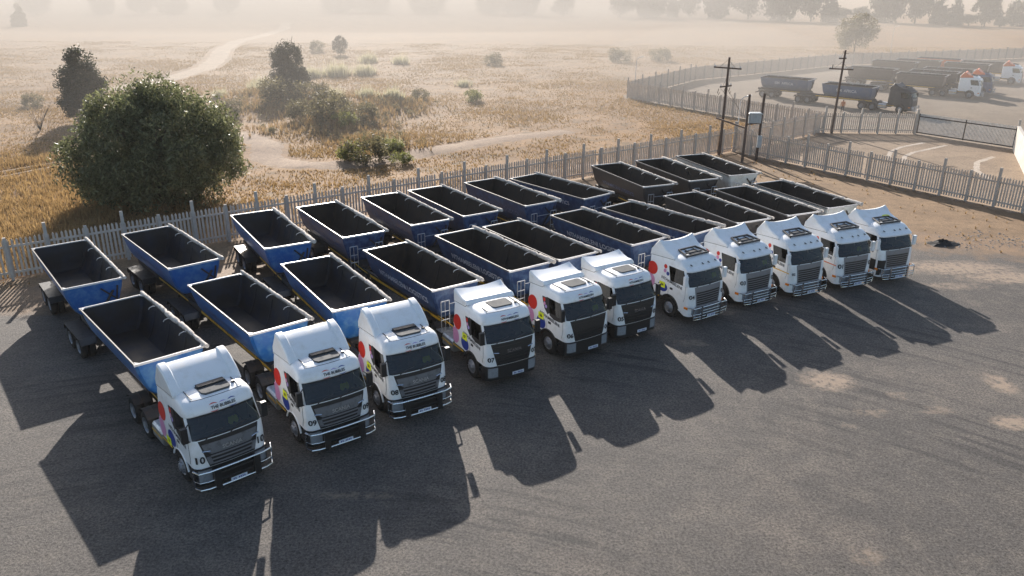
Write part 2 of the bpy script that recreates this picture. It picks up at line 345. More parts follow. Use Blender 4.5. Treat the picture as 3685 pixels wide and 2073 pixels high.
# ------------------------------------------------------------------ wheels
_wm = {}
def wheel_meshes(dual):
    if dual not in _wm:
        wd = .30 if not dual else .62; h = wd / 2; a = MB()
        if not dual:
            prof = [(.29, -h + .03), (.40, -h), (.48, -h + .02), (.515, -h + .06), (.515, h - .06), (.48, h - .02), (.40, h), (.29, h - .03), (.29, -h + .03)]
            a.lathe(prof, 'y', (0, 0, 0), 32)
        else:
            for off in (-.165, .165):
                hh = .145
                prof = [(.29, off - hh + .03), (.40, off - hh), (.48, off - hh + .02), (.515, off - hh + .05), (.515, off + hh - .05), (.48, off + hh - .02), (.40, off + hh), (.29, off + hh - .03), (.29, off - hh + .03)]
                a.lathe(prof, 'y', (0, 0, 0), 28)
        rm = MB()
        if not dual: pr = [(.30, -h + .02), (.27, -h + .05), (.24, -h + .02), (.15, -h - .03), (.13, -h - .08), (.0, -h - .09)]
        else: pr = [(.30, -h + .01), (.28, -h + .03), (.25, -h + .14), (.16, -h + .15), (.14, -h + .02), (.0, -h + .01)]
        rm.lathe(pr, 'y', (0, 0, 0), 28)
        for k in range(10):
            q = 2 * math.pi * k / 10; x, z = .2 * math.cos(q), .2 * math.sin(q)
            yy = -h - .02 if not dual else -h + .12
            rm.tube([(x, yy + .03, z), (x, yy - .03, z)], .018, 6)
        _wm[dual] = (a.mesh("wheel", rubber, 50), rm.mesh("rim", rimm, 40))
    return _wm[dual]
def wheel(parent, x, y, dual, z=.515):
    a, b = wheel_meshes(dual)
    o = link("wheel", a, parent, loc=(x, y, z)); c = link("rim", b, o)
    if y > 0: o.rotation_euler = (0, 0, math.pi)
    return o

# ------------------------------------------------------------------ tractor units
LV = {'new': [(1.30, .42, 1.215), (1.60, .40, 1.22), (1.93, .36, 1.215), (1.97, .345, 1.21), (2.64, .03, 1.17), (2.68, .055, 1.168), (2.80, .03, 1.15), (2.92, -.03, 1.125), (3.0, -.11, 1.08), (3.06, -.25, 1.0), (3.10, -.5, .85)],
      'old': [(1.30, .44, 1.215), (1.60, .42, 1.22), (1.87, .39, 1.215), (1.91, .375, 1.21), (2.62, .06, 1.17), (2.66, .09, 1.168), (2.80, .02, 1.145), (2.92, -.08, 1.115), (3.02, -.2, 1.06), (3.10, -.36, .97), (3.15, -.6, .80)]}
XR = -2.5
SIDE_T = [(x - XR) / (.12 - XR) for x in (-2.05, -1.62, -1.5, -1.32, -1.1, -.88, -.66, -.44, -.3)]
def lerp_tab(kind, z):
    L = LV[kind]
    if z <= L[0][0]: return L[0][1], L[0][2]
    for a, b in zip(L, L[1:]):
        if z <= b[0]:
            k = (z - a[0]) / (b[0] - a[0]); return a[1] + (b[1] - a[1]) * k, a[2] + (b[2] - a[2]) * k
    return L[-1][1], L[-1][2]
CR, BOW = .30, .06
def front_x(kind, z, y):
    xf, wd = lerp_tab(kind, z); ay = abs(y); c = wd - CR
    if ay <= c: return xf + BOW * (1 - (ay / c) ** 2)
    q = min(1.0, (ay - c) / CR); return xf - CR + CR * math.sqrt(max(0.0, 1 - q * q))
def ring(z, xf, wd, zfn=None, sc=1.0):
    p6 = xf - CR; half = [(XR, wd - .1), (XR + .1, wd)]
    half += [(XR + (p6 - XR) * t, wd) for t in SIDE_T] + [(p6, wd)]
    for th in (22.5, 45, 67.5, 90): half.append((p6 + CR * math.sin(rad(th)), wd - CR + CR * math.cos(rad(th))))
    half.append((xf + BOW * .75, (wd - CR) / 2))
    pts = [(XR, 0)] + [(x, -y) for x, y in half] + [(xf + BOW, 0)] + [(x, y) for x, y in reversed(half)]
    return [((x + .9) * sc - .9, y * sc, zfn(x) if zfn else z) for x, y in pts]
def front_patch(kind, yl, yr, z0, z1, off, ny=10, nz=4, thick=0.03):
    """a panel lying on the cab's front; yl/yr give its side edges as functions of height"""
    rows = []
    for i in range(nz + 1):
        z = z0 + (z1 - z0) * i / nz; a, b = yl(z), yr(z)
        rows.append([(a + (b - a) * k / ny, z) for k in range(ny + 1)])
    m = MB(); n = ny + 1
    fr = [[(front_x(kind, z, y) + off, y, z) for y, z in rw] for rw in rows]
    bk = [[(x - thick, y, z) for x, y, z in rw] for rw in fr]
    loop = lambda r_f, r_b: r_f + r_b[::-1]
    m.loft([loop(f, b) for f, b in zip(fr, bk)])
    return m
def side_fn(kind, sgn=-1, off=.007): return lambda x, z: (x, sgn * (lerp_tab(kind, z)[1] + off), z)
def front_fn(kind, off=.008, y0=0, z0=0): return lambda u, v: (front_x(kind, z0 + v, y0 + u) + off, y0 + u, z0 + v)

def spoiler(style):
    m = MB(); ys = [-1.14, -1.125, -1.09, -.87, -.83, -.4, 0, .4, .83, .87, 1.09, 1.125, 1.14]; rings = []
    for y in ys:
        a = abs(y); e = max(0, (a - 1.09) / .05) ** 2          # rounding at the outer edges
        if style == 'high':
            lift = .055 if a > .85 else 0
            top = [(-.93, 3.07), (-1.0, 3.16), (-1.25, 3.36), (-1.6, 3.57), (-1.95, 3.70), (-2.12, 3.72)]
            top = [(x, z + lift * min(1, (z - 3.07) / .4) - e * .06) for x, z in top]
            bot = [(-2.16, 3.66 - e * .05), (-2.47, 3.12), (-2.48, 2.86), (-.95, 2.98)]
        elif style == 'low':
            horn = .10 * min(1, a / 1.0) ** 3
            top = [(-1.36, 3.07), (-1.40, 3.17), (-1.50, 3.22), (-1.8, 3.22), (-2.2, 3.27 + horn * .5), (-2.48, 3.34 + horn)]
            top = [(x, z - e * .05) for x, z in top]
            bot = [(-2.5, 3.30 + horn - e * .06), (-2.49, 2.86), (-1.5, 2.95)]
        else:
            horn = .13 * min(1, a / 1.05) ** 4
            top = [(-.72, 3.06), (-.85, 3.15), (-1.1, 3.22), (-1.4, 3.33), (-1.65, 3.46 + horn * .6), (-1.85, 3.56 + horn)]
            top = [(x - .10 * (a / 1.1) ** 2, z - e * .07) for x, z in top]
            bot = [(-2.0, 3.54 + horn - e * .08), (-2.42, 3.15), (-2.48, 2.82), (-.8, 2.95)]
        rings.append([(x, y, z) for x, z in top + bot])
    m.loft(rings); return m

def bull_bar(style):
    m = MB(); X = .74
    if style == 'heavy':
        m.tube([(X - .3, -1.3, 1.02), (X - .06, -1.2, 1.0), (X + .02, -.9, 1.0), (X + .04, 0, 1.0), (X + .02, .9, 1.0), (X - .06, 1.2, 1.0), (X - .3, 1.3, 1.02)], .031)
        for s in (-1, 1):
            for z, r in ((.66, .016), (.40, .028)):
                m.tube([(X - .3, s * 1.29, z), (X - .07, s * 1.2, z), (X + .01, s * .95, z), (X + .02, s * .66, z)], r, 8, 0)
            m.tube([(X - .3, s * 1.29, 1.02), (X - .3, s * 1.31, .7), (X - .3, s * 1.29, .40)], .026)
            m.box(X - .08, X + .07, s * .66 - .10, s * .66 + .10, .30, .98, 1)
        for z, r in ((.84, .02), (.62, .018), (.38, .03)): m.tube([(X + .03, -.58, z), (X + .04, 0, z), (X + .03, .58, z)], r, 8, 1 if r < .025 else 0)
    else:
        m.tube([(X - .3, -1.22, .92), (X - .03, -1.1, .92), (X, 0, .93), (X - .03, 1.1, .92), (X - .3, 1.22, .92)], .028)
        for s in (-1, 1):
            m.tube([(X - .03, s * 1.1, .92), (X - .05, s * 1.16, .6), (X - .03, s * 1.1, .36), (X, s * .62, .34)], .026)
            m.tube([(X - .05, s * 1.15, .62), (X, s * .62, .60)], .02)
            m.tube([(X - .04, s * 1.13, .48), (X, s * .62, .46)], .02)
            m.box(X - .04, X + .04, s * .62 - .05, s * .62 + .05, .28, .98, 0)
        for z in (.34, .48, .62, .76): m.tube([(X, -.58, z), (X + .01, 0, z), (X, .58, z)], .022)
    return m

def build_tractor(style):
    kind = 'old' if style == 'old' else 'new'
    root = empty("tractor_truck"); L = LV[kind]
    wb = L[3][0]; wt = L[4][0]
    fz = .42 if kind == 'old' else .98
    def zb(x):
        d = x + .9
        if abs(d) < .64: return max(.5 + math.sqrt(max(0, .64 ** 2 - d * d)), fz if x > -.9 else .98)
        return 1.0 if x < -.9 else fz
    low = (.46, 1.20) if kind == 'old' else (.42, 1.205)
    rings = [ring(0, low[0], low[1], zb)] + [ring(z, xf, wd) for z, xf, wd in L]
    zt, xt, wdt = L[-1]; rings += [ring(zt + .02, xt, wdt, None, .6), ring(zt + .025, xt, wdt, None, .05)]
    iw = 4                                                   # ring index of the window's lower edge
    def hole(i, k): return i == iw and (14 <= k <= 21 or 8 <= k <= 12 or 23 <= k <= 27)
    m = MB(); m.loft(rings, cap=False, skip=hole); cab = m.build("cab", white, root, 30)
    # windscreen and side windows, each one curved pane
    def pane(k0, k1, off):
        a, b = rings[iw], rings[iw + 1]; mm = MB(); lo, hi = [], []
        for k in range(k0, k1 + 1):
            for src, dst in ((a, lo), (b, hi)):
                x, y, z = src[k]; d = Vector((x + .7 if 13 < k < 23 else 0, y * .6, 0)).normalized() * off; dst.append((x + d.x, y + d.y, z))
        mm.loft([lo, hi], cap=False, closed=False); return mm
    pane(14, 22, .006).build("windscreen", glass, root, 40)
    pane(8, 13, .006).build("side_window", glass, root, 40); pane(23, 28, .006).build("side_window", glass, root, 40)
    trim = MB()
    for z in (wb + .02, wt - .02):
        row = [ (front_x(kind, z, y) + .014, y, z) for y in np.linspace(-1.02, 1.02, 15)]
        trim.loft([[(x, y, z + dz) for x, y, _ in row] for dz in (-.025, .025)], cap=False, closed=False)
    trim.build("window_seal", black, root)
    for ya, yb in ((-.75, -.15), (.05, .70)):
        wp = MB(); wp.tube([(front_x(kind, wb, ya) + .03, ya, wb - .02), (front_x(kind, wb + .12, (ya + yb) / 2) + .03, (ya + yb) / 2, wb + .10), (front_x(kind, wb + .16, yb) + .028, yb, wb + .15)], .014, 5); wp.build("wiper", black, root)
    # inside
    it = MB(); it.box(-2.2, -2.14, -1.1, 1.1, 1.2, 2.9); it.box(-2.2, .2, -1.12, 1.12, 1.22, 1.28); it.box(-2.2, -.15, -1.1, 1.1, 2.66, 2.7)
    ins = it.build("interior", seatm, root)
    db = MB(); db.prism([(-.28, 1.3), (.24, 1.3), (.30, 1.9), (.05, 1.98), (-.2, 1.84)], 'y', -1.12, 1.12); db.build("dashboard", black, ins, bevel=.03)
    for s in (-1, 1):
        st = MB(); st.box(-1.3, -.75, s * .6 - .26, s * .6 + .26, 1.28, 1.7); st.prism([(-1.32, 1.65), (-1.14, 1.65), (-1.3, 2.45), (-1.44, 2.45)], 'y', s * .6 - .25, s * .6 + .25)
        st.build("seat", seatm, ins, bevel=.05)
    sw = MB(); sw.tube([(-.42 + .1 * math.cos(a), -.6 + .23 * math.sin(a), 1.93 + .2 * math.cos(a)) for a in np.linspace(0, 2 * math.pi, 17)], .018, 6); sw.build("steering_wheel", black, ins)
    # front
    if kind == 'new':
        ed = lambda z: .985 - .235 * max(0, (1.93 - z)) / .93
        gmat = greyp if style == 'high' else black
        g = front_patch(kind, lambda z: -ed(z), lambda z: ed(z), 1.0, 1.94, .012, 14, 8); gr = g.build("grille", black, root)
        hd = front_patch(kind, lambda z: -ed(z) + .05 if z > 1.6 else -ed(1.6) + .05 + (1.6 - z) * 1.2, lambda z: ed(z) - .05 if z > 1.6 else ed(1.6) - .05 - (1.6 - z) * 1.2, 1.43, 1.80, .03, 12, 6); hd.build("grille_panel", gmat, gr)
        for z in (1.34, 1.21, 1.08):
            b = front_patch(kind, lambda q: -ed(q) + .16, lambda q: ed(q) - .16, z, z + .04, .045, 10, 1); b.build("grille_bar", silver if style == 'high' else black, gr)
        for s in (-1, 1):
            c = front_patch(kind, (lambda q: -ed(q) + .02) if s < 0 else (lambda q: ed(q) - .15), (lambda q: -ed(q) + .15) if s < 0 else (lambda q: ed(q) - .02), 1.08, 1.36, .04, 3, 2); c.build("intake_panel", gmat, gr)
            k = MB(); k.tube([(front_x(kind, 1.6, s * .93) + .05, s * .93, 1.60), (front_x(kind, 1.56, s * .68) + .05, s * .68, 1.555)], .022, 6); k.build("grille_accent", chrome, gr)
        decal("maker_lettering", text_fit("SCANIA", .66, .012), front_fn(kind, .045, .04, 1.57), alu if style == 'high' else chrome, gr)
        bm = MB(); prof = []
        for y in np.linspace(-1.2, 1.2, 17):
            x = front_x(kind, 1.1, y * .985)
            prof.append((x + .02, y))
        bm.loft([[(x - d, y, z) for x, y in prof] + [(-.02, 1.2, z), (-.02, -1.2, z)] for z, d in ((.30, .10), (.36, .02), (.62, 0), (.975, 0))])
        bu = bm.build("bumper", black, root)
        for s in (-1, 1):
            hl = front_patch(kind, lambda q: -1.12 if s < 0 else .72, lambda q: -.72 if s < 0 else 1.12, .50, .92, .035, 6, 1); hl.build("headlight", lens, root)
    else:
        ed = lambda z: .86 - .12 * max(0, (1.85 - z))
        g = front_patch(kind, lambda z: -ed(z), lambda z: ed(z), .90, 1.88, .014, 14, 8); gr = g.build("grille", silver, root)
        for k in range(6):
            z = .97 + k * .115
            b = front_patch(kind, lambda q: -ed(q) + .07, lambda q: ed(q) - .07, z, z + .072, .022, 10, 1); b.build("grille_slot", black, gr)
        bm = front_patch(kind, lambda q: -.80, lambda q: .80, .36, .88, .03, 10, 2); bm.build("bumper", greyp, root)
        for s in (-1, 1):
            hl = front_patch(kind, lambda q: -1.0 if s < 0 else .68, lambda q: -.68 if s < 0 else 1.0, .52, .84, .045, 6, 1); hl.build("headlight", lens, root)
            il = MB(); il.box(.12, .34, s * 1.19 - .02, s * 1.19 + .03, .78, .90); il.build("indicator_lamp", amber, root)
        vz = MB(); rows = []
        for z, o1 in ((2.60, .17), (2.66, .16), (2.76, .09), (2.80, .03)):
            rows.append([(front_x(kind, z, y) + o1, y * 1.01, z) for y in np.linspace(-1.13, 1.13, 17)] + [(front_x(kind, z, y) - .02, y * 1.01, z) for y in np.linspace(1.13, -1.13, 17)])
        vz.loft(rows); vz.build("sun_visor", white, root)
        for y in (-.8, -.1, .3, .8):
            k = MB(); k.prism([(-.08, 0), (.1, .0), (-.08, .06)], 'y', y - .03, y + .03); o = k.build("marker_lamp", black, root); o.location = (front_x(kind, 2.86, y) + .0, 0, 2.86)
    # roof
    sp = spoiler(style).build("roof_spoiler", white, root, 24)
    for s in (-1, 1):
        k = MB(); zl = {'high': [(-2.47, 2.9), (-1.8, 2.97), (-.96, 3.05)], 'low': [(-2.49, 2.9), (-1.5, 2.97), (-1.36, 3.07)], 'old': [(-2.46, 2.84), (-1.6, 2.92), (-.8, 2.98)]}[style]
        k.tube([(x, s * 1.135, z) for x, z in zl], .012, 5); k.build("spoiler_seam", black, sp)
    if style != 'old':
        x0, x1 = (-1.02, -.33) if style == 'high' else (-1.18, -.45)
        h = MB(); pl = [(x0 + .06, -.42), (x1 - .12, -.40), (x1, -.30), (x1, .46), (x1 - .12, .56), (x0 + .06, .58), (x0, .5), (x0, -.34)]
        h.prism(pl, 'z', 3.05, 3.145); hh = h.build("roof_hatch", hatchg, root, bevel=.015)
        if style == 'high':
            k = MB(); k.prism([(x0 + .0, -.38), (x0 + .24, -.38), (x0 + .24, .54), (x0, .54)], 'z', 3.13, 3.20); k.build("hatch_lip", black, hh, bevel=.02)
        for s in (-1, 1):
            k = MB(); k.tube([(-.95 if style == 'high' else -1.25, s * .78, 3.115), (-.6, s * .78, 3.122), (-.3, s * .77, 3.10)], .017, 6); k.build("roof_rail", black, root)
        k = MB(); k.prism([(-.62, .66), (-.54, .66), (-.54, .74), (-.62, .74)], 'z', 3.09, 3.17); k.build("roof_aerial", black, root)
        rd = MB(); rd.tube([(front_x(kind, 3.05, y) - .02, y, 3.055) for y in np.linspace(-.85, .85, 9)], .012, 5); rd.build("brow_seam", black, root)
    else:
        f = MB(); z = 3.27
        c = [(-1.2, -.5), (-.42, -.72), (-.42, .72), (-1.2, .6)]
        for a, b in ((0, 1), (1, 2), (2, 3), (3, 0)): f.tube([(c[a][0], c[a][1], z - (.08 if a in (1, 2) else 0)), (c[b][0], c[b][1], z - (.08 if b in (1, 2) else 0))], .05, 6)
        f.tube([(-.7, -.66, z - .05), (-.7, .68, z - .05)], .035, 6); f.tube([(-1.2, -.2, z), (-.42, -.25, z - .08)], .022, 6); f.tube([(-1.2, .3, z), (-.42, .35, z - .08)], .022, 6)
        for x, y in c: f.tube([(x, y, 3.1), (x, y, z - .05)], .02, 6)
        f.build("roof_light_frame", black, root)
        h = MB(); h.prism([(-1.1, -.3), (-.55, -.3), (-.5, 0), (-.55, .42), (-1.1, .42)], 'z', 3.12, 3.21); h.build("roof_hatch", hatchg, root, bevel=.02)
    # mirrors
    for s in (-1, 1):
        k = MB()
        k.tube([(.12, s * 1.12, 2.52), (.22, s * 1.25, 2.46)], .022, 6); k.tube([(.2, s * 1.15, 1.95), (.22, s * 1.25, 1.98)], .022, 6)
        k.box(.13, .28, s * 1.31 - .10, s * 1.31 + .10, 1.96, 2.48)
        k.build("mirror", black if kind == 'new' else white, root, bevel=.03)
        # door outline, handle, steps
        dl = MB(); fn = side_fn(kind, s, .003)
        pts = [(-1.0, wb + .0), (-1.0, 1.2), (-.95, 1.17)]
        dl.tube([fn(x, z_) for x, z_ in pts], .006, 4); dl.tube([fn(x, z_) for x, z_ in ((.14, 1.9), (.14, 1.35), (.06, 1.1))], .006, 4); dl.build("door_seam", black, root)
        hd_ = MB(); hd_.box(-.90, -.70, s * 1.215 - .012, s * 1.215 + .03, 1.47, 1.58); hd_.build("door_handle", black, root, bevel=.01)
        fl = MB(); fl.box(-.28, .30, s * 1.08 - .12, s * 1.08 + .1, .42, .62); fl.box(-.26, .22, s * 1.08 - .1, s * 1.08 + .08, .7, .78)
        if kind == 'new': fl.build("cab_step", black, root, bevel=.02)
        ar = MB(); ar.tube([(-.9 + .66 * math.cos(a), s * 1.2, .5 + .66 * math.sin(a)) for a in np.linspace(rad(12), rad(158), 13)], .035, 6); ar.build("wheel_arch", white if kind == 'new' and style == 'high' else black, root)
        bl = MB(); bl.box(-1.55, -.25, s * .62 - .03, s * .62 + .03, .55, 1.25); bl.build("arch_liner", black, root)
        wheel(root, -.9, s * 1.06, False)
        for x in (-4.36, -5.74):
            wheel(root, x, s * .93, True)
            mg = MB(); mg.tube([(x + .62 * math.cos(a), s * .95, .52 + .62 * math.sin(a)) for a in np.linspace(rad(50), rad(130), 7)], .02, 4)
            pr = [[(x + .62 * math.cos(a), s * .95 + d, .52 + .62 * math.sin(a)) for a in np.linspace(rad(40), rad(140), 9)] for d in (-.3, .3)]
            mg.loft(pr, cap=False, closed=False); mg.build("mudguard", steel, root)
    # chassis
    ch = MB()
    for s in (-1, 1): ch.box(-6.5, .2, s * .42 - .05, s * .42 + .05, .78, 1.04)
    for x in (-6.45, -5.0, -3.6, -2.4, -.3): ch.box(x - .06, x + .06, -.37, .37, .8, 1.0)
    ch.box(-2.45, .1, -.37, .37, .70, 1.25)
    for x in (-.9, -4.36, -5.74): ch.tube([(x, -.8, .515), (x, .8, .515)], .07, 8)
    cs = ch.build("chassis", steel, root)
    fw = MB(); fw.prism([(-5.6, -.42), (-4.6, -.48), (-4.3, -.2), (-4.3, .2), (-4.6, .48), (-5.6, .42)], 'z', 1.06, 1.16); fw.build("fifth_wheel", steel, cs, bevel=.02)
    ct = MB(); ct.box(-3.5, -2.62, -.36, .36, 1.05, 1.09); ct.build("catwalk", alu, cs)
    tk = MB(); tk.prism([(-1.2, .5), (-1.12, .42), (-.72, .42), (-.64, .5), (-.64, .92), (-.72, 1.0), (-1.12, 1.0), (-1.2, .92)], 'x', -3.62, -2.62); tk.build("fuel_tank", alu, root, bevel=.02)
    tk = MB(); tk.prism([(1.2, .5), (1.12, .42), (.72, .42), (.64, .5), (.64, .92), (.72, 1.0), (1.12, 1.0), (1.2, .92)], 'x', -3.4, -2.7); tk.build("battery_box", black, root, bevel=.02)
    tp = MB(); tp.box(-3.62, -2.62, -1.214, -1.203, .72, .77); tp.box(-2.5, -1.6, -1.214, -1.204, .88, .93); tp.build("marking_tape", tape, root)
    if style == 'high':
        b = bull_bar('heavy').build("bull_bar", [chrome, black], root, 40)
    if style == 'old':
        b = bull_bar('thin').build("bull_bar", [chrome, black], root, 40)
    pl = MB(); px = .80 if style != 'low' else front_x(kind, 1.1, .2) + .05
    y0 = .0 if style != 'low' else .2
    zpl = .47 if style != 'low' else .53
    pl.box(px, px + .012, y0 - .27, y0 + .27, zpl - .065, zpl + .065); pp = pl.build("licence_plate", plate, root)
    q = MB()
    for k in range(7):
        if k != 2: q.box(px + .014, px + .016, y0 - .2 + k * .06, y0 - .165 + k * .06, zpl - .03, zpl + .03)
    q.build("plate_characters", bluev, pp, 0)
    # right-hand livery
    sf = side_fn(kind)
    clip = lambda sh: ([(max(x, XR + .02), z) for x, z in sh[0]], sh[1])
    if kind == 'new':
        decal("red_dot", clip(circle2d(-2.1, 2.08, .34, .33)), sf, red, root); decal("pink_dot", clip(circle2d(-2.28, 1.42, .33, .36)), sf, pink, root)
        decal("blue_dot", circle2d(-1.42, 1.36, .33, .30), side_fn(kind, -1, .009), bluev, root)
        decal("window_trim", ([(-1.42, 2.6), (-1.0, 2.62), (-.93, 2.62), (-.82, 1.98), (-.96, 1.88), (-1.2, 2.08), (-1.36, 2.4)], [(0, 1, 2, 3, 4, 5, 6)]), side_fn(kind, -1, .009), black, root)
        decal("window_trim", ([(-.84, 1.99), (.05, 1.99), (.12, 1.86), (-.1, 1.80), (-.5, 1.78), (-.80, 1.88)], [(0, 1, 2, 3, 4, 5)]), side_fn(kind, -1, .009), black, root)
        decal("red_spot", circle2d(-1.26, 2.48, .085, .09), side_fn(kind, -1, .013), red, root); decal("pink_spot", circle2d(-1.22, 2.31, .075), side_fn(kind, -1, .013), pink, root)
        decal("lilac_spot", circle2d(-1.1, 2.2, .08), side_fn(kind, -1, .013), lilac, root)
    else:
        decal("red_dot", clip(circle2d(-2.2, 2.2, .36, .33)), sf, red, root); decal("pink_dot", clip(circle2d(-2.28, 1.55, .33, .34)), sf, pink, root)
        decal("blue_dot", circle2d(-1.4, 1.45, .34, .24), sf, bluev, root)
        decal("red_spot", circle2d(-1.32, 2.52, .11), sf, red, root); decal("pink_spot", circle2d(-1.33, 2.3, .10), sf, pink, root); decal("blue_spot", circle2d(-1.12, 2.2, .10), sf, bluev, root)
    tv, tf = text2d("NTHAMBELENI", .20, .014)
    k0 = 1.84 if kind == 'old' else 1.72
    wn = max(v[0] for v in tv) - min(v[0] for v in tv); fx = 1.42 / wn
    decal("side_lettering", ([(-.80 + x * fx, k0 - .13 * (x * fx) + z) for x, z in tv], tf), side_fn(kind, -1, .011), ink, root)
    return root

# ------------------------------------------------------------------ side-tipper trailers
RIMZ = 2.85
PROF = [(2.83, 1.235, .0), (2.45, 1.16, .05), (1.9, 1.0, .12), (1.62, .86, .18), (1.42, .70, .25), (1.34, .58, .32)]
def bin_y(z):
    for a, b in zip(PROF, PROF[1:]):
        if z >= b[0]: return a[1] + (b[1] - a[1]) * (a[0] - z) / (a[0] - b[0])
    return PROF[-1][1]
def rect_ring(L2, W2, z, c=.09):
    return [(-L2, -W2 + c, z), (-L2 + c, -W2, z), (L2 - c, -W2, z), (L2, -W2 + c, z), (L2, W2 - c, z), (L2 - c, W2, z), (-L2 + c, W2, z), (-L2, W2 - c, z)]
def tarp_mesh(L, seed, loose):
    rs = random.Random(seed); m = MB(); pts = []; n = 44
    for i in range(n + 1):
        x = -L / 2 - .25 + (L + .45) * i / n
        pts.append((x, 1.27 + rs.uniform(-.008, .008) - loose * .02 * math.sin(i * .35), RIMZ + .05 + rs.uniform(-.006, .006)))
    rr = [.07 + loose * .05 * (.5 + .5 * math.sin(i * .21 + seed)) + rs.uniform(-.010, .012) for i in range(n + 1)]
    for i in range(0, n + 1, 9): rr[i] = .045
    m.tube(pts, lambda i: rr[i], 9)
    return m.mesh("tarp_roll", canvas, 60)
def build_trailer(which, style, seed):
    """which: 'front' (with its bogie behind the bin) or 'rear'; origin under the middle of the bin"""
    L = 6.75 if which == 'front' else 7.08
    H = L / 2; root = empty("side_tipper_trailer")
    o_ = MB(); o_.loft([rect_ring(H - d, wd, z) for z, wd, d in PROF], cap=True)
    body = None
    # outer skin without its lid
    o2 = MB(); n = 8; rr = [rect_ring(H - d, wd, z) for z, wd, d in PROF]
    o2.loft(rr, cap=False); o2.add(rr[-1], [tuple(range(8))])
    body = o2.build("bin", blue, root, 30)
    i2 = MB(); ri = [rect_ring(H - d - .05, wd - .05, z) for z, wd, d in PROF[:4]] + [rect_ring(H - .28, .70, 1.5)]
    i2.loft(ri, cap=False); i2.add(ri[-1], [tuple(range(8))])
    i2.build("bin_lining", inner, body, 30)
    for k in range(1, 4):
        x = -H + L * k / 4
        for s in (-1, 1): rb = MB(); rb.loft([[(x - .07, s * (bin_y(z) - .055), z), (x, s * (bin_y(z) - .075), z), (x + .07, s * (bin_y(z) - .055), z)] for z in (2.66, 2.2, 1.7, 1.5)]); rb.build("wall_rib", inner, body)
    rm = MB(); z0, z1 = RIMZ - .06, RIMZ + .02
    rm.box(-H + .06, H - .06, -1.255, -1.21, z0, z1, 1); rm.box(-H + .06, H - .06, 1.21, 1.255, z0, z1, 1)
    for s in (-1, 1):
        rm.box(s * H - .03, s * H + .03, -1.268, 1.268, z0 + .003, z1 + .006, 0)
        for t in (-1, 1):
            rm.prism([(s * (H - .05), t * 1.19), (s * (H - .24), t * 1.19), (s * (H - .05), t * 1.07)], 'z', z1 - .03, z1 + .001, 0)
    rm.build("top_rim", [rimw, rimg], root, 30)
    link("tarp_roll", tarp_mesh(L, seed, (0.9, .5, .15)[seed % 3]), root)
    for k in range(1, 4):
        x = -H + L * k / 4; hk = MB(); hk.tube([(x, 1.19, RIMZ), (x - .02, 1.1, RIMZ + .02), (x - .1, .98, RIMZ - .05), (x - .12, .95, RIMZ - .12)], .018, 5); hk.build("tarp_hook", rimw, root)
    # end braces, hydraulic rams
    for s in (-1, 1):
        x = s * (H + .02); br = MB()
        br.bar((s * (H - .13), 1.0, 1.75), (s * (H + .03), .25, 2.55), .05, .07); br.bar((s * (H - .0), .95, 2.55), (s * (H - .16), .8, 1.55), .06, .06)
        br.tube([(s * (H - .05), -.05, 1.2), (s * (H - .02), .75, 2.35)], .055, 8); br.box(min(x, x - s * .3), max(x, x - s * .3), -.55, .55, 1.18, 1.36)
        br.build("tipping_ram", steel, root)
    # chassis
    x0, x1 = (-7.0, H + .15) if which == 'front' else (-H - .45, H + .15)
    ch = MB()
    for s in (-1, 1): ch.box(x0, x1, s * .48 - .06, s * .48 + .06, .98, 1.26)
    for x in np.arange(x0 + .06, x1, 1.25): ch.box(x - .05, x + .05, -.42, .42, 1.0, 1.2)
    axles = (-6.42, -5.12) if which == 'front' else (-2.95, -1.55)
    for x in axles: ch.tube([(x, -.85, .515), (x, .85, .515)], .075, 8); ch.box(x - .5, x + .5, -.62, -.40, .55, .98); ch.box(x - .5, x + .5, .40, .62, .55, .98)
    for s in (-1, 1): ch.bar((x1 - 1.5, s * .55, .98), (x1 - 1.5, s * .55, .25), .09, .09)
    ch.bar((x1 - 1.5, -.6, .3), (x1 - 1.5, .6, .3), .1, .06)
    cs = ch.build("chassis", steel, root)
    if which == 'front':
        f = MB(); f.prism([(-6.2, -.42), (-5.2, -.48), (-4.9, -.2), (-4.9, .2), (-5.2, .48), (-6.2, .42)], 'z', 1.27, 1.37); f.build("fifth_wheel", steel, cs)
    else:
        f = MB(); f.box(x0 - .06, x0 + .0, -1.15, 1.15, .55, .72); f.build("rear_bumper", steel, root)
        for s in (-1, 1):
            q = MB(); q.box(x0 - .08, x0 - .05, s * 1.0 - .12, s * 1.0 + .12, .58, .68); q.build("tail_lamp", redlens, root)
    for s in (-1, 1):
        for x in axles: wheel(root, x, s * .95, True)
        mg = MB(); xa, xb = axles[0] - .66, axles[1] + .66
        for d0, d1 in ((.0, .03),):
            pr = [(xa - .04, .78), (xa + .12, 1.04), (xb - .12, 1.04), (xb + .04, .78), (xb, .76), (xb - .14, 1.01), (xa + .14, 1.01), (xa, .76)]
            mg.prism(pr, 'y', s * .95 - .33, s * .95 + .33)
        mg.build("mudguard", black, root)
    tp = MB()
    if which == 'front': tp.box(-4.3, x1 - .2, -.556, -.545, 1.05, 1.17); tp.box(-4.3, x1 - .2, .545, .556, 1.05, 1.17)
    else: tp.box(-.6, x1 - .2, -.556, -.545, 1.05, 1.13); tp.box(-.6, x1 - .2, .545, .556, 1.05, 1.13)
    tp.build("marking_tape", tape, root)
    hs = MB(); xs = x1
    hs.tube([(xs - .8, -.62, 1.3), (xs - .1, -.66, 1.34), (xs + .5, -.6, 1.22), (xs + 1.1, -.5, 1.12)], .022, 6); hs.build("air_hose", tape if style != 'plain' else black, root)
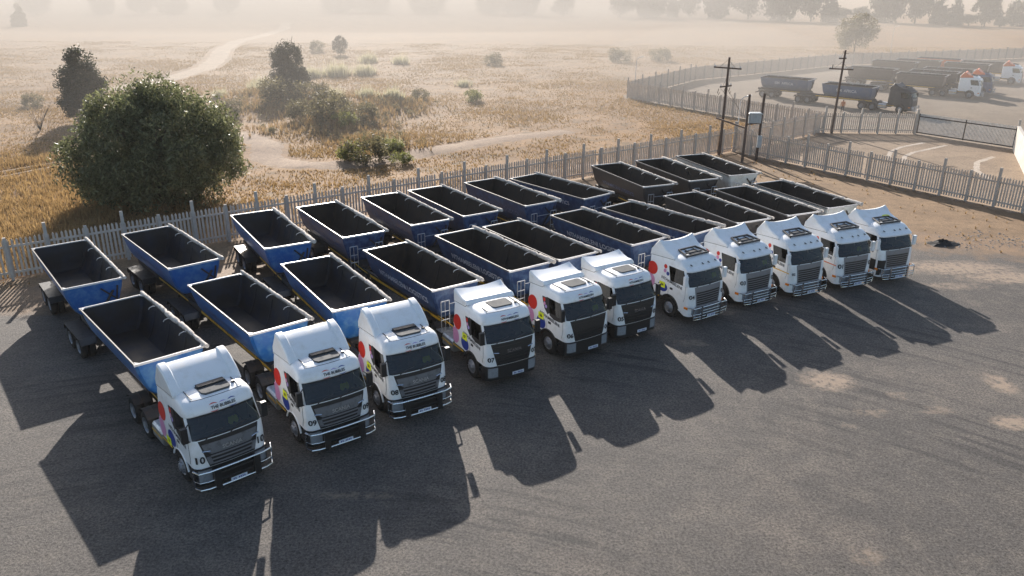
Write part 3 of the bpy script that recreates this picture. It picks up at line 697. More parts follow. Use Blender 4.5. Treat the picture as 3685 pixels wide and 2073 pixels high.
    if style == 'ladder':
        ld = MB(); xl = H + .30
        for y0 in (-1.0, .45):
            for y in (y0, y0 + .42):
                ld.tube([(xl, y, .95), (xl, y, 2.38)], .022, 6)
            ld.tube([(xl, y0, 2.38), (xl, y0 + .42, 2.38)], .026, 6); ld.tube([(xl, y0, 1.9), (xl, y0 + .42, 1.9)], .02, 6); ld.tube([(xl, y0, 1.5), (xl, y0 + .42, 1.5)], .02, 6)
            ld.tube([(xl, y0 + .2, .95), (xl, y0 + .2, 2.38)], .018, 6)
        ld.tube([(xl, -.58, 2.2), (xl, .45, 2.2)], .016, 6)
        ld.box(xl - .3, xl + .15, -1.1, 1.0, .98, 1.02)
        ld.build("access_ladder", alu, root)
    return root
def bin_text(root, L, s, size, m, zc=2.18, x0=None):
    tv, tf = text2d(s, size, .012); cx = 0 if x0 is None else x0
    return decal("bin_lettering", ([(cx + u, zc + v) for u, v in tv], tf), lambda x, z: (x, -(bin_y(z) + .012), z), m, root)

RT = [(1, -20.79, 35.51, -51.1), (2, -17.38, 38.12, -49.0), (3, -13.23, 41.36, -58.3), (4, -9.82, 43.25, -56.3), (5, -6.45, 45.62, -57.4), (6, -3.73, 47.46, -56.6), (7, -0.21, 49.76, -55.5), (8, 3.07, 51.35, -49.0), (9, 8.32, 54.83, -66.1), (10, 11.78, 56.6, -67.2), (11, 15.09, 58.28, -69.5)]
FT = [(1, -14.5, 28.14, -48.3), (2, -11.18, 30.79, -50.1), (3, -8.1, 33.25, -57.3), (4, -4.44, 35.56, -54.1), (5, -1.09, 38.09, -54.1), (6, 1.33, 39.71, -54.7), (7, 5.18, 42.17, -54.2), (8, 8.49, 44.03, -50.3), (9, 12.19, 46.35, -62.8), (10, 15.72, 48.02, -65.5), (11, 18.69, 49.68, -65.6)]
CT = [(1, -9.31, 22.26, -48.3), (2, -6.24, 24.53, -53.6), (3, -3.67, 26.69, -57.4), (4, -0.17, 29.39, -58.8), (5, 3.11, 31.79, -55.8), (6, 5.54, 33.64, -57.8), (7, 9.22, 36.02, -56.6), (8, 12.25, 37.97, -60.0), (9, 15.27, 39.24, -63.8), (10, 18.23, 40.49, -66.4), (11, 21.0, 41.68, -67.9)]
NUM = {1: '10', 2: '09', 3: '08', 4: '07', 5: '06', 6: '05', 7: '04', 8: '03', 9: '02', 10: '01', 11: None}
PAINT = {i: (blue, 'blue') for i in (1, 2, 3)}
PAINT.update({i: (navy, 'navy blue') for i in (4, 5, 6, 7, 8)}); PAINT.update({9: (charcoal, 'charcoal grey'), 10: (charcoal, 'charcoal grey'), 11: (binwhite, 'dirty white')})
protoT = {}
def get_trailer(which, style, seed):
    k = (which, style)
    if k not in protoT: protoT[k] = build_trailer(which, style, seed); return protoT[k]
    c = dup(protoT[k]); L = 6.75 if which == 'front' else 7.08
    kk = (which, seed % 3, 't')
    if kk not in protoT: protoT[kk] = tarp_mesh(L, seed, (0.9, .5, .15)[seed % 3])
    for ch in c.children:
        if ch.name.startswith("tarp_roll"): ch.data = protoT[kk]
    return c
TRD = {}
for tab, which in ((RT, 'rear'), (FT, 'front')):
    for i, x, y, a in tab:
        style = 'plain' if i <= 3 else 'ladder'
        t = get_trailer(which, style, i * 2 + (which == 'front') + (1 if i > 3 else 0))
        t.location = (x, y, 0); t.rotation_euler = (0, 0, rad(a)); TRD[(which, i)] = t
PLAIN_DONE = []
for (which, i), t in TRD.items():
    pm, pn = PAINT[i]
    sw = {blue: pm}
    if i <= 3: sw[inner] = innerblue
    recolour(t, sw)
    owner = f"truck {NUM[i]}" if NUM[i] else "the unnumbered end truck"
    if which == 'rear': lb = f"{pn} rear side tipper trailer by the fence, hindmost behind {owner}"
    else: lb = f"{pn} front side tipper trailer coupled right behind the cab of {owner}"
    set_props(t, lb, "trailer", "rear side tippers along the fence" if which == 'rear' else "front side tippers behind the cabs")
    if i in (4, 5, 7): bin_text(t, 0, "NTHAMBELENI LOGISTICS", .40, inkw if which == 'front' else inkf, 2.1, .3)
    if i == 8: bin_text(t, 0, "NTHAMBELENI LOGISTICS", .36, inkw, 2.25)
    if i == 9: bin_text(t, 0, "NTHAMBELENI LOGISTICS", .36, inkf, 1.95)
    if i <= 3: bin_text(t, 0, "NTHAMBELENI LOGISTICS", .34, inkf, 2.2)

# ------------------------------------------------------------------ the eleven tractor units
protoC = {}
STY = {1: 'high', 2: 'high', 3: 'high', 4: 'low', 5: 'low', 6: 'low', 7: 'old', 8: 'old', 9: 'old', 10: 'old', 11: 'old'}
CAB = {}
for i, x, y, a in CT:
    st = STY[i]
    if st not in protoC: protoC[st] = t = build_tractor(st)
    else: t = dup(protoC[st])
    CAB[i] = t; t.location = (x, y, 0); t.rotation_euler = (0, 0, rad(a))
def brow_logo(t, word, kind='new'):
    y0, z0 = .06, 2.81
    cols = (red, lilac, bluev)
    for k, (cy, c) in enumerate(zip((-.30, .0, .30), cols)):
        r1 = .17 if k != 1 else .15
        decal("logo_arc", arc2d(0, 0, r1 - .035, r1, 35, 145), front_fn('new', .024, y0 + cy, z0 + .03), c, t)
        if k != 1: decal("logo_arc", arc2d(0, 0, r1 - .035, r1, 215, 325), front_fn('new', .024, y0 + cy, z0 - .03), c, t)
    decal("brow_lettering", text_fit(word, .80, .014), front_fn('new', .03, y0, z0), ink, t)
for i, t in CAB.items():
    st = STY[i]; kind = 'old' if st == 'old' else 'new'
    if NUM[i]:
        tv, tf = text_fit(NUM[i], .27 if i != 9 else .18, .018)
        for s in (-1, 1):
            decal("fleet_number", (tv, tf), front_fn(kind, .03, s * (1.005 if kind == 'new' else 1.02), 1.30 if kind == 'new' else 1.42), ink, t)
    if kind == 'new': brow_logo(t, "THE BUBBLES" if i <= 3 else "NTHAMBELENI")
    if i not in (9, 10, 11, 8):
        zc, xc = (1.66, -1.42) if kind == 'new' else (1.56, -1.42)
        if i == 1: zc, xc = 1.12, -1.75
        sf = side_fn(kind, -1, .015)
        decal("yellow_sticker", ([(xc - .2, zc - .15), (xc + .2, zc - .15), (xc + .2, zc + .15), (xc - .2, zc + .15)], [(0, 1, 2, 3)]), sf, yellow, t)
        tv, tf = text2d(NUM[i], .18, .02)
        decal("sticker_number", ([(xc + u, zc + v) for u, v in tv], tf), side_fn(kind, -1, .019), ink, t)
    if i in (9, 10):
        decal("door_stripe", ([(-1.2, 1.42), (.3, 1.42), (.3, 1.47), (-1.2, 1.47)], [(0, 1, 2, 3)]), side_fn('old', -1, .012), tape if i == 9 else orange, t)
    if i in (1, 2, 3, 5, 7, 8, 10):      # reflective vests hung in the cab
        v = MB(); yy = {1: .35, 2: .45, 3: .55, 5: .7, 7: .85, 8: .85, 10: .6}[i]
        v.loft([[(.0 + .02 * math.sin(k), yy + (k - 3) * .06, 1.98 + .05 * math.cos(k * 2)) for k in range(7)], [(-.06, yy + (k - 3) * .05, 2.2 + .04 * math.sin(k * 3)) for k in range(7)]], cap=False, closed=False)
        v.build("reflective_vest", yellow, t)
    lb = {'high': f"white truck tractor numbered {NUM[i]} with tall roof deflector and heavy chrome bull bar",
          'low': f"white truck tractor numbered {NUM[i]} with black front, low roof lip and no bull bar",
          'old': f"white truck tractor numbered {NUM[i]} with silver slatted grille and black roof light frame"}[st]
    if i == 5: lb = "white truck tractor numbered 06 with bare black front, its grille lettering missing"
    if i == 9: lb = "white truck tractor with small number 02 and a yellow door stripe"
    if i == 10: lb = "white truck tractor numbered 01 with an orange door stripe and silver grille"
    if i == 11: lb = "unnumbered white truck tractor at the right end of the row, dark lower corner"
    set_props(t, lb, "truck", "trucks parked nose out in a row")
    if i == 5:
        for ch in list(t.children_recursive):
            if ch.name.startswith("maker_lettering") or ch.name.startswith("grille_accent"): bpy.data.objects.remove(ch)
    if i == 11:
        pw = front_patch('old', lambda z: -1.18, lambda z: -.80, .5, 1.35, .012, 6, 4); pw.build("corner_panel", black, t)
        pw = MB(); pw.loft([[(x, -(lerp_tab('old', z)[1] + .012), z) for x in np.linspace(-.2, .18, 4)] for z in (.75, 1.0, 1.35)], cap=False, closed=False); pw.build("corner_panel", black, t)
        decal("deflector_mark", circle2d(-1.25, .5, .1, .28), lambda u, v: (u, v, 3.285 + (-u - 1.25) * .42 + .01), yellow, t)
    if i in (8, 9):
        for ch in list(t.children):
            if ch.name.startswith(("red_dot", "pink_dot", "blue_dot")) and i == 9: bpy.data.objects.remove(ch)

# ------------------------------------------------------------------ palisade fences, gate, wall
_fm = {}
def paling_mesh(L, h, pitch, wd, var=0):
    k = (round(L, 3), h, pitch, wd, var)
    if k not in _fm:
        m = MB(); n = max(1, int(round((L - .1) / pitch))); st = L / (n + 0); fr = random.Random(var)
        for i in range(n):
            if fr.random() < .025 and var: continue
            x = (i + .5) * st + fr.uniform(-.012, .012); q = fr.uniform(-.025, .025); hh = h + fr.uniform(-.03, .03); yy = fr.uniform(-.008, .008)
            m.prism([(x - wd / 2, .12), (x + wd / 2, .12), (x + wd / 2 + q, hh - .10), (x + q, hh), (x - wd / 2 + q, hh - .10)], 'y', -.03 + yy, .03 + yy)
        for z in (.42, h - .42): m.box(0, L, -.075, -.032, z - .06, z + .06)
        _fm[k] = m.mesh("palings", conc, 0)
    return _fm[k]
def post_mesh(h, wd=.16):
    k = ('p', h, wd)
    if k not in _fm:
        m = MB(); m.box(-wd / 2, wd / 2, -wd / 2, wd / 2, 0, h); _fm[k] = m.mesh("post", concp, 0)
    return _fm[k]
def fence(label, A, Bp, bay=1.975, h=2.3, tall=2.95, every=2, pitch=.20, wd=.112, phase=0, swap=None):
    A, Bp = Vector(A), Vector(Bp); d = Bp - A; n = max(1, int(round(d.length / bay))); L = d.length / n
    a = math.atan2(d.y, d.x); root = empty("palisade_fence", (A.x, A.y, 0), a)
    for i in range(n):
        link("palings", paling_mesh(L, h, pitch, wd, random.randint(0, 6)), root, loc=(i * L, 0, 0))
    for i in range(n + 1):
        link("post", post_mesh(tall if (i + phase) % every == 0 else h + .12), root, loc=(i * L, -.10, 0))
    set_props(root, label, "fence")
    if swap: recolour(root, swap)
    return root
CORNER = (21.65, 77.3)
d0 = Vector((21.65 + 27.92, 77.3 - 40.31)).normalized()
A0 = Vector(CORNER) - d0 * 73.075
fence("long pale concrete palisade fence running behind the parked tippers", A0, CORNER, phase=1)
fence("pale palisade fence on the right between the truck yard and the driveway", CORNER, (46.5, 42.3), bay=2.05, phase=0)
fence("short hazy palisade fence linking the timber pole to the yard fence corner", CORNER, (34.31, 88.14), tall=2.6)
fence("palisade fence beside the sliding gate at the driveway", (34.31, 88.14), (44.1, 87.6), tall=2.75, h=2.25)
fence("hazy palisade fence closing the far yard on its near side", (34.31, 88.14), (16.2, 115.2), bay=2.2, tall=2.9, every=2, pitch=.3, wd=.2)
fence("distant hazy palisade fence along the veld side of the far yard", (16.2, 115.2), (30.6, 137.4), bay=2.4, tall=2.9, pitch=.4, wd=.3)
fence("faint palisade fence behind the far yard's parked tippers", (30.6, 137.4), (64.1, 164.0), bay=2.4, tall=2.6, pitch=.4, wd=.3)
fence("faintest palisade fence on the far right behind the distant trucks", (64.1, 164.0), (118.0, 186.0), bay=2.4, tall=2.6, pitch=.4, wd=.3)
def gate(A, Bp):
    A, Bp = Vector(A), Vector(Bp); d = Bp - A; L = d.length; root = empty("sliding_gate", (A.x, A.y, 0), math.atan2(d.y, d.x))
    m = MB(); n = int(L / .13)
    for i in range(n + 1):
        x = L * i / n; m.box(x - .03, x + .03, -.012, .012, .18, 2.32)
    m.build("gate_bars", galv, root, 0)
    m = MB()
    for z in (.28, 2.0): m.box(0, L, -.05, -.014, z - .05, z + .05)
    for x in (.03, L / 2, L - .03): m.box(x - .05, x + .05, -.05, -.014, .18, 2.3)
    m.build("gate_frame", steel, root, 0)
    m = MB(); m.box(-.12, L + .1, -.06, .06, 0, .05); m.build("ground_rail", steel, root, 0)
    return set_props(root, "long galvanised steel sliding gate across the sandy driveway", "gate")
gate((44.3, 87.3), (50.15, 79.2))
m = MB(); m.box(-.13, .13, -.13, .13, 0, 2.75); o = m.build("gate_post", concp, None, 0); o.location = (44.15, 87.5, 0); set_props(o, "square concrete gate post where the fence meets the sliding gate", "post")
m = MB(); m.prism([(0, 0), (16, 0), (16, 2.2), (0, 2.35)], 'y', -.1, .1); m.box(-.03, 16, -.14, .14, 2.30, 2.38)
o = m.build("boundary_wall", wallm, None, 0); o.location = (50.1, 79.0, 0); o.rotation_euler = (0, 0, math.atan2(-8.9, -4.4)); set_props(o, "plain whitewashed wall at the right edge beside the gate", "wall")
m = MB(); m.tube([(0, 0, 0), (0, 0, 2.95)], .12, 10); o = m.build("wall_end_post", concp); o.location = (50.25, 79.25, 0); set_props(o, "stubby round post at the end of the whitewashed wall", "post")

# ------------------------------------------------------------------ poles and lamps
def lean(o, dx, dy): o.rotation_euler = (math.atan2(-dy, 1) if dy else 0, math.atan2(dx, 1), 0)
def cross_arm(root, z, L, ang, droop=0.0, ins=True):
    m = MB(); c, s = math.cos(rad(ang)), math.sin(rad(ang))
    m.bar((-c * L / 2, -s * L / 2, z + droop), (c * L / 2, s * L / 2, z - droop), .11, .13); a = m.build("cross_arm", wood, root)
    if ins:
        k = MB()
        for f in (-.45, 0.18, .45): k.lathe([(0, 0), (.05, 0), (.06, .05), (.03, .1), (.05, .14), (0, .17)], 'z', (c * L * f, s * L * f, z + .06 - droop * 2 * f), 8)
        k.build("insulator", box_m, a)
    m = MB()
    for sg in (-1, 1): m.tube([(sg * c * L * .28, sg * s * L * .28, z - droop * sg * .56 + .05), (0, 0, z + .75)], .014, 5)
    m.build("arm_brace", steel, a)
root = empty("utility_pole", (19.8, 75.64, 0))
m = MB(); m.tube([(0, 0, -.2), (.05, 0, 4.5), (.08, 0, 9.05)], .15, 10, r2=.10); m.build("pole", wood, root)
cross_arm(root, 8.1, 2.5, -12, .06); cross_arm(root, 6.45, 1.7, 40, 0, True)
m = MB()
for k, (x, y) in enumerate(((-.75, -.5), (-.1, -.2), (.5, .35))): m.tube([(x, y, 6.3), (x - .08, y, 5.95), (x + .05, y, 5.7), (x + .12, y, 5.95)], .03, 6)
m.tube([(.25, .1, 8.0), (.35, .1, 7.2), (.2, .1, 6.5), (.15, 0, 5.2)], .012, 5); m.tube([(.2, .1, 6.2), (1.4, .6, 4.6), (2.2, 1.1, 3.4)], .012, 5); m.tube([(-.6, -.4, 6.3), (.9, -1.0, 4.9), (1.3, -2.8, 4.0)], .012, 5)
m.build("hanging_cable", steel, root)
set_props(root, "tall dark timber power pole with two cross arms at the yard corner", "utility pole")
root = empty("transformer_stand", (21.9, 72.8, 0))
m = MB(); m.tube([(-.75, -.4, -.1), (-.72, -.4, 6.15)], .13, 10, r2=.11); m.build("pole", wood, root)
m = MB(); m.tube([(.75, .4, -.1), (.85, .4, 6.15)], .13, 10, r2=.11); m.build("pole", wood, root)
m = MB(); m.box(-.52, .62, -.28, .42, 3.55, 4.35); m.prism([(-.62, 4.35), (.72, 4.35), (.62, 4.47), (-.52, 4.47)], 'y', -.36, .5); tb = m.build("transformer_box", box_m, root, 0, .03)
m = MB()
for x in (-.35, -.1, .15, .4): m.box(x - .015, x + .015, -.34, -.285, 3.62, 4.28)
m.build("cooling_fin", box_m, tb, 0)
m = MB(); m.box(.62, 1.02, .12, .28, 1.25, 2.35); m.build("meter_cabinet", box_m, root, 0, .02)
m = MB(); m.bar((-2.1 - .55, 2.95, 3.5), (-.68, -.35, 3.1), .12, .12); m.bar((-.72, -.52, 3.5), (.82, .28, 3.5), .09, .12); m.build("support_beam", wood, root)
m = MB(); m.tube([(.8, .28, 3.5), (.83, .26, 2.3)], .03, 6); m.tube([(.83, .26, 1.3), (.83, .26, .0)], .03, 6); m.build("conduit", steel, root)
set_props(root, "grey transformer box slung between two short timber poles", "transformer")
root = empty("utility_pole", (35.09, 87.6, 0))
m = MB(); m.tube([(0, 0, -.2), (.08, 0, 4.4), (.18, 0, 8.85)], .15, 10, r2=.10); m.build("pole", wood, root)
for z, L, an in ((6.9, 2.5, -8), (8.0, 1.2, 35)): cross_arm(root, z, L, an, .03)
m = MB(); m.tube([(-.9, .1, 6.95), (-.9, .1, 7.35)], .04, 6); m.tube([(.15, 0, 8.5), (.55, 0, 8.5)], .02, 5); m.build("bracket", steel, root)
set_props(root, "tall dark timber power pole standing beside the driveway fence", "utility pole")
def lamp(x, y, h, dx, label):
    root = empty("street_lamp", (x, y, 0)); m = MB()
    m.tube([(0, 0, 0), (0, 0, h - .5), (.04 * dx, 0, h - .25), (.35 * dx, 0, h - .02), (.6 * dx, 0, h + .05)], .055, 8, r2=.035); m.build("post", galv, root)
    m = MB(); m.prism([(.55 * dx, -.02), (1.0 * dx, .1), (1.05 * dx, .18), (.6 * dx, .12)], 'y', -.11, .11); hd = m.build("lamp_head", galv, root, 30, .02)
    hd.location = (0, 0, h)
    set_props(root, label, "street lamp")
lamp(22.0, 78.0, 5.2, 1, "slim street lamp just behind the yard fence corner")
lamp(17.64, 117.7, 5.4, 1, "pale street lamp at the far yard's left corner")
lamp(85.0, 186.0, 6.6, 1, "faint street lamp far off beyond the distant trucks")

# ------------------------------------------------------------------ ground
def poly_sd(poly, X, Y):
    """signed distance to a polygon, positive inside"""
    P = np.array(poly, float); inside = np.zeros(X.shape, bool); dm = np.full(X.shape, 1e9)
    for (x0, y0), (x1, y1) in zip(P, np.roll(P, -1, 0)):
        ex, ey = x1 - x0, y1 - y0; q = np.clip(((X - x0) * ex + (Y - y0) * ey) / (ex * ex + ey * ey), 0, 1)
        dm = np.minimum(dm, np.hypot(X - x0 - q * ex, Y - y0 - q * ey))
        c = ((y0 > Y) != (y1 > Y)) & (X < (x1 - x0) * (Y - y0) / (y1 - y0 + 1e-12) + x0); inside ^= c
    return np.where(inside, dm, -dm)
def line_d(pts, X, Y):
    dm = np.full(X.shape, 1e9)
    for (x0, y0), (x1, y1) in zip(pts, pts[1:]):
        ex, ey = x1 - x0, y1 - y0; q = np.clip(((X - x0) * ex + (Y - y0) * ey) / (ex * ex + ey * ey), 0, 1)
        dm = np.minimum(dm, np.hypot(X - x0 - q * ex, Y - y0 - q * ey))
    return dm
AF = tuple(Vector(CORNER) - d0 * 140)
YARD = [AF, CORNER, (46.5, 42.3), (80, -5), (80, -60), (-120, -60)]
YARD2 = [(16.2, 115.2), (34.31, 88.14), (44.1, 87.6), (50.1, 79.2), (60, 60), (120, 70), (160, 120), (160, 205), (118, 186), (64.1, 164.0), (30.6, 137.4)]
DRIVE = [CORNER, (46.5, 42.3), (80, -5), (110, -5), (62, 60), (50.1, 79.0), (44.1, 87.4), (34.31, 87.9)]
ROAD = [(-90, 330), (-77.2, 279.6), (-74.1, 244.6), (-74.2, 222.9), (-68.6, 194.1), (-61.3, 169.3), (-57.6, 153.4), (-57.3, 143.1), (-57.1, 134.0), (-60, 120)]
TRACKS = [[(-56, 50), (-43.9, 66.6), (-42.4, 68.9), (-40.7, 71.6), (-39.5, 76.6), (-36, 84)], [(-54, 49), (-42.7, 64.8), (-41.2, 67.3), (-39.2, 70.6), (-37.6, 76), (-34, 84)]]
BARE = [(-30, 85), (-24.5, 79), (-23.0, 73), (-19, 69.5), (-13.5, 70.8), (-9.3, 75.5), (-2.5, 81.5), (6, 88)]
MOUNDS = [(-27.3, 104.5, 1.1, 8), (-20.6, 90.5, .9, 6), (-16.8, 104.9, .9, 7), (-13.8, 80.5, .45, 4), (-34, 112, .8, 7)]
_vn = {}
def vnoise(X, Y, cell, seed):
    """smooth value noise in about -1..1"""
    if seed not in _vn: _vn[seed] = np.random.default_rng(seed).uniform(-1, 1, (128, 128))
    g_ = _vn[seed]; u, v = np.asarray(X) / cell + 500, np.asarray(Y) / cell + 500; i, j = np.floor(u).astype(int), np.floor(v).astype(int); a, b = u - i, v - j
    a, b = a * a * (3 - 2 * a), b * b * (3 - 2 * b); f = lambda p, q: g_[p % 128, q % 128]
    return (f(i, j) * (1 - a) + f(i + 1, j) * a) * (1 - b) + (f(i, j + 1) * (1 - a) + f(i + 1, j + 1) * a) * b
def terrain(X, Y):
    X = np.asarray(X, float); Y = np.asarray(Y, float)
    z = np.zeros(X.shape)
    for x, y, h, s_ in MOUNDS: z += h * np.exp(-((X - x) ** 2 + (Y - y) ** 2) / (2 * (s_ * .55) ** 2))
    n = .16 * vnoise(X, Y, 9.0, 1) + .10 * vnoise(X, Y, 3.1, 2)
    far = np.clip((np.minimum(-poly_sd(YARD, X, Y), -poly_sd(YARD2, X, Y)) - 3) / 8, 0, 1) * np.clip((-poly_sd(DRIVE, X, Y) - 2) / 6, 0, 1)
    rd = np.clip((line_d(ROAD, X, Y) - 3) / 4, 0, 1)
    return (z + n + .0) * far * rd
def sheet(name, xs, ys, m, zfn, keep=None, attrs=None, angle=0):
    X, Y = np.meshgrid(xs, ys); Z = zfn(X, Y); nx, ny = len(xs), len(ys)
    me = bpy.data.meshes.new(name); V = np.stack([X, Y, Z], -1).reshape(-1, 3)
    i, j = np.meshgrid(np.arange(nx - 1), np.arange(ny - 1)); a = (j * nx + i).ravel()
    F = np.stack([a, a + 1, a + nx + 1, a + nx], 1)
    if keep is not None:
        K = keep(X, Y).ravel(); F = F[K[F].any(1)]
        used = np.unique(F); mp_ = np.full(len(V), -1); mp_[used] = np.arange(len(used)); V = V[used]; F = mp_[F]
    me.vertices.add(len(V)); me.vertices.foreach_set("co", V.astype(np.float32).ravel())
    me.loops.add(F.size); me.loops.foreach_set("vertex_index", F.astype(np.int32).ravel())
    me.polygons.add(len(F)); me.polygons.foreach_set("loop_start", np.arange(0, F.size, 4, dtype=np.int32)); me.polygons.foreach_set("loop_total", np.full(len(F), 4, dtype=np.int32))
    me.materials.append(m); me.update(calc_edges=True); me.shade_smooth()
    for nm, fn in (attrs or {}).items():
        at = me.attributes.new(nm, 'FLOAT', 'POINT'); at.data.foreach_set("value", fn(V[:, 0], V[:, 1]).astype(np.float32))
    o = bpy.data.objects.new(name, me); COL.objects.link(o); o["kind"] = "structure"; return o
def axis(a, b, lo, hi, st, grow=1.18):
    v = list(np.arange(a, b, st)); s_ = st; x = v[-1]
    while x < hi: s_ *= grow; x = min(x + s_, hi); v.append(x)
    s_ = st; x = v[0]
    while x > lo: s_ *= grow; x = max(x - s_, lo); v.insert(0, x)
    return np.array(v)
sheet("ground", axis(-75, 60, -1100, 1100, 1.0), axis(28, 150, -80, 1500, 1.0), veld, lambda X, Y: terrain(X, Y))
GRAVEL = [(-120, -60), (-120, -34.5), (-26.1, 36.0), (-15, 40.5), (-4, 48), (8, 56), (15.5, 60), (19, 56), (24.5, 48.4), (28, 46.6), (33, 45.2), (40, 41), (60, 28), (80, -5), (80, -60)]
sheet("yard_soil", axis(-40, 48, -119, 79, 1.0), np.arange(-58, 78, 1.0), soilm, lambda X, Y: 0 * X + .006, keep=lambda X, Y: poly_sd(YARD, X, Y) > -.6)
PATCH = [(13.2, 29.4, 1.0, .75), (19.0, 26.1, .8, .45), (20.3, 29.2, .45, .8), (12.7, 25.9, .3, .25), (13.9, 26.8, .9, .3), (10.3, 18.6, .5, .4), (15.6, 28.2, .5, .3), (16.5, 27, .8, .3), (10.5, 36.6, .9, .3), (26, 43.6, 3.0, 1.1), (29, 42, 3.5, .9), (24, 40.6, 2.2, .6), (-5, 21.3, 1.4, .22), (8.3, 33.0, 1.0, .35)]
def sand(X, Y):
    z = np.zeros(X.shape)
    for k, (x, y, sx, sy) in enumerate(PATCH): z = np.maximum(z, (1.0 if k in (0, 1, 2, 9, 10) else .5) * np.exp(-(((X - x) / (sx * 1.1)) ** 2 + ((Y - y) / (sy * 1.1)) ** 2) ** 1.3))
    return z
sheet("gravel_yard", axis(-40, 45, -119, 79, .35, 1.3), axis(8, 64, -59, 66, .35, 1.3), gravelm, lambda X, Y: 0 * X + .012, keep=lambda X, Y: poly_sd(GRAVEL, X, Y) > -3.0, attrs={"edge": lambda X, Y: poly_sd(GRAVEL, X, Y), "sand": sand})
sheet("far_yard", np.arange(10, 162, 1.5), np.arange(55, 206, 1.5), yard2m, lambda X, Y: 0 * X + .006, keep=lambda X, Y: poly_sd(YARD2, X, Y) > 0)
sheet("driveway", np.arange(20, 110, .8), np.arange(-6, 90, .8), drivem, lambda X, Y: 0 * X + .016, keep=lambda X, Y: (poly_sd(DRIVE, X, Y) > 0))
def strip(name, pts, wd, m, rag, dz, n=60):
    P = [Vector(p) for p in pts]; seg = [0]
    for a, b in zip(P, P[1:]): seg.append(seg[-1] + (b - a).length)
    V = []
    for k in range(n + 1):
        s_ = seg[-1] * k / n; i = max(j for j in range(len(P) - 1) if seg[j] <= s_ + 1e-6); q = (s_ - seg[i]) / (seg[i + 1] - seg[i])
        c = P[i].lerp(P[i + 1], q); d_ = (P[min(i + 1, len(P) - 1)] - P[max(i - (q < .5), 0)]).normalized(); nn = Vector((-d_.y, d_.x))
        for e in range(5):
            u = (e / 4 - .5) * 2; w_ = wd / 2 * (1 + (random.uniform(-rag, rag) if abs(u) == 1 else 0)); V.append(c + nn * (u * w_))
    X = np.array([v.x for v in V]); Y = np.array([v.y for v in V]); Z = terrain(X, Y) + np.where(np.arange(len(X)) % 5 % 4 == 0, -.10 if dz > .03 else dz, dz)
    m_ = MB(); m_.add(list(zip(X, Y, Z)), [(r * 5 + e, r * 5 + e + 1, (r + 1) * 5 + e + 1, (r + 1) * 5 + e) for r in range(n) for e in range(4)])
    o = m_.build(name, m, None, 180); o["kind"] = "structure"; return o
strip("dirt_road", ROAD, 5.5, roadm, .25, .06, 90)
for tr in TRACKS: strip("wheel_track", tr, .75, roadm, .3, .07, 50)
strip("bare_path", BARE, 4.6, barem, .3, .05, 80)
strip("tyre_track", [(35.0, 72.5), (35.9, 75.2), (37.4, 78.0), (39.5, 80.2), (42.9, 82.6)], .42, trackm, .15, .022, 30)
strip("tyre_track", [(40.5, 66), (41.2, 69.5), (43.2, 73.0), (46.2, 75.6)], .5, trackm, .2, .022, 30)
strip("tyre_track", [(36.2, 71.8), (36.6, 73.5), (37.6, 75.5), (39.3, 77.4), (44.5, 81.2)], .42, trackm, .15, .022, 30)
fp = Vector(CORNER) - d0 * 75; nrm = Vector((-d0.y, d0.x))
strip("bare_path", [tuple(Vector(CORNER) - d0 * 46 + nrm * 2.6), tuple(Vector(CORNER) - d0 * 30 + nrm * 3.4), tuple(Vector(CORNER) - d0 * 14 + nrm * 3.2), tuple(Vector(CORNER) + nrm * 4.5)], 2.6, barem, .35, .05, 60)

# ------------------------------------------------------------------ vegetation
def leaf_quads(C, size, aspect=2.4, droop=0.0):
    n = len(C); u = rng.normal(size=(n, 3)); u[:, 2] -= droop; u /= np.linalg.norm(u, axis=1)[:, None]
    v = np.cross(u, rng.normal(size=(n, 3))); v /= np.linalg.norm(v, axis=1)[:, None] + 1e-9
    s_ = (size * rng.uniform(.6, 1.4, n))[:, None]; a, b = u * s_, v * s_ / aspect
    return np.stack([C - a, C - b * .9 + a * .1, C + a, C + b * .9 + a * .1], 1)
def crown_points(lobes, n, shell=.75, clump=.32, nclump=90):
    """leaf positions gathered in small clumps spread through the lobes"""
    L = np.array(lobes, float); vol = L[:, 3] * L[:, 4] * L[:, 5]; pick = rng.choice(len(L), nclump, p=vol / vol.sum())
    d = rng.normal(size=(nclump, 3)); d /= np.linalg.norm(d, axis=1)[:, None]; rr = np.where(rng.random(nclump) < .7, rng.uniform(shell, 1.02, nclump), rng.uniform(.25, shell, nclump))[:, None]
    cc = L[pick, :3] + d * L[pick, 3:] * rr
    k = rng.integers(0, nclump, n); sz = rng.uniform(.6, 1.5, nclump) * clump * (vol.mean() ** (1 / 3))
    q = rng.normal(size=(n, 3)); q /= np.linalg.norm(q, axis=1)[:, None] + 1e-9
    pts = cc[k] + q * (sz[k] * rng.random(n) ** .45)[:, None]
    pts = pts[pts[:, 2] > .05]; return pts
def trunk_mesh(h, r0, limbs, spread, m=bark, base=0.0):
    b = MB(); b.tube([(0, 0, -.2), (.06, .03, h * .5), (.02, -.04, h)], r0, 8, r2=r0 * .55)
    for k in range(limbs):
        a = 2 * math.pi * k / limbs + random.uniform(-.4, .4); l = spread * random.uniform(.6, 1.0); z0 = h * random.uniform(.25 + base, .8)
        b.tube([(0, 0, z0), (l * .4 * math.cos(a), l * .4 * math.sin(a), z0 + h * .25), (l * math.cos(a), l * math.sin(a), z0 + h * random.uniform(.45, .75))], r0 * .5, 6, r2=r0 * .12)
    return b.mesh("trunk", m, 60)
def make_tree(name, lobes, n, size, lm, trunk, clump=.32, nclump=90, droop=0.0, aspect=2.4):
    root = empty(name); pts = crown_points(lobes, n, clump=clump, nclump=nclump)
    link("crown", arr_mesh("crown", leaf_quads(pts, size, aspect, droop), lm), root)
    if trunk: link("trunk", trunk, root)
    return root
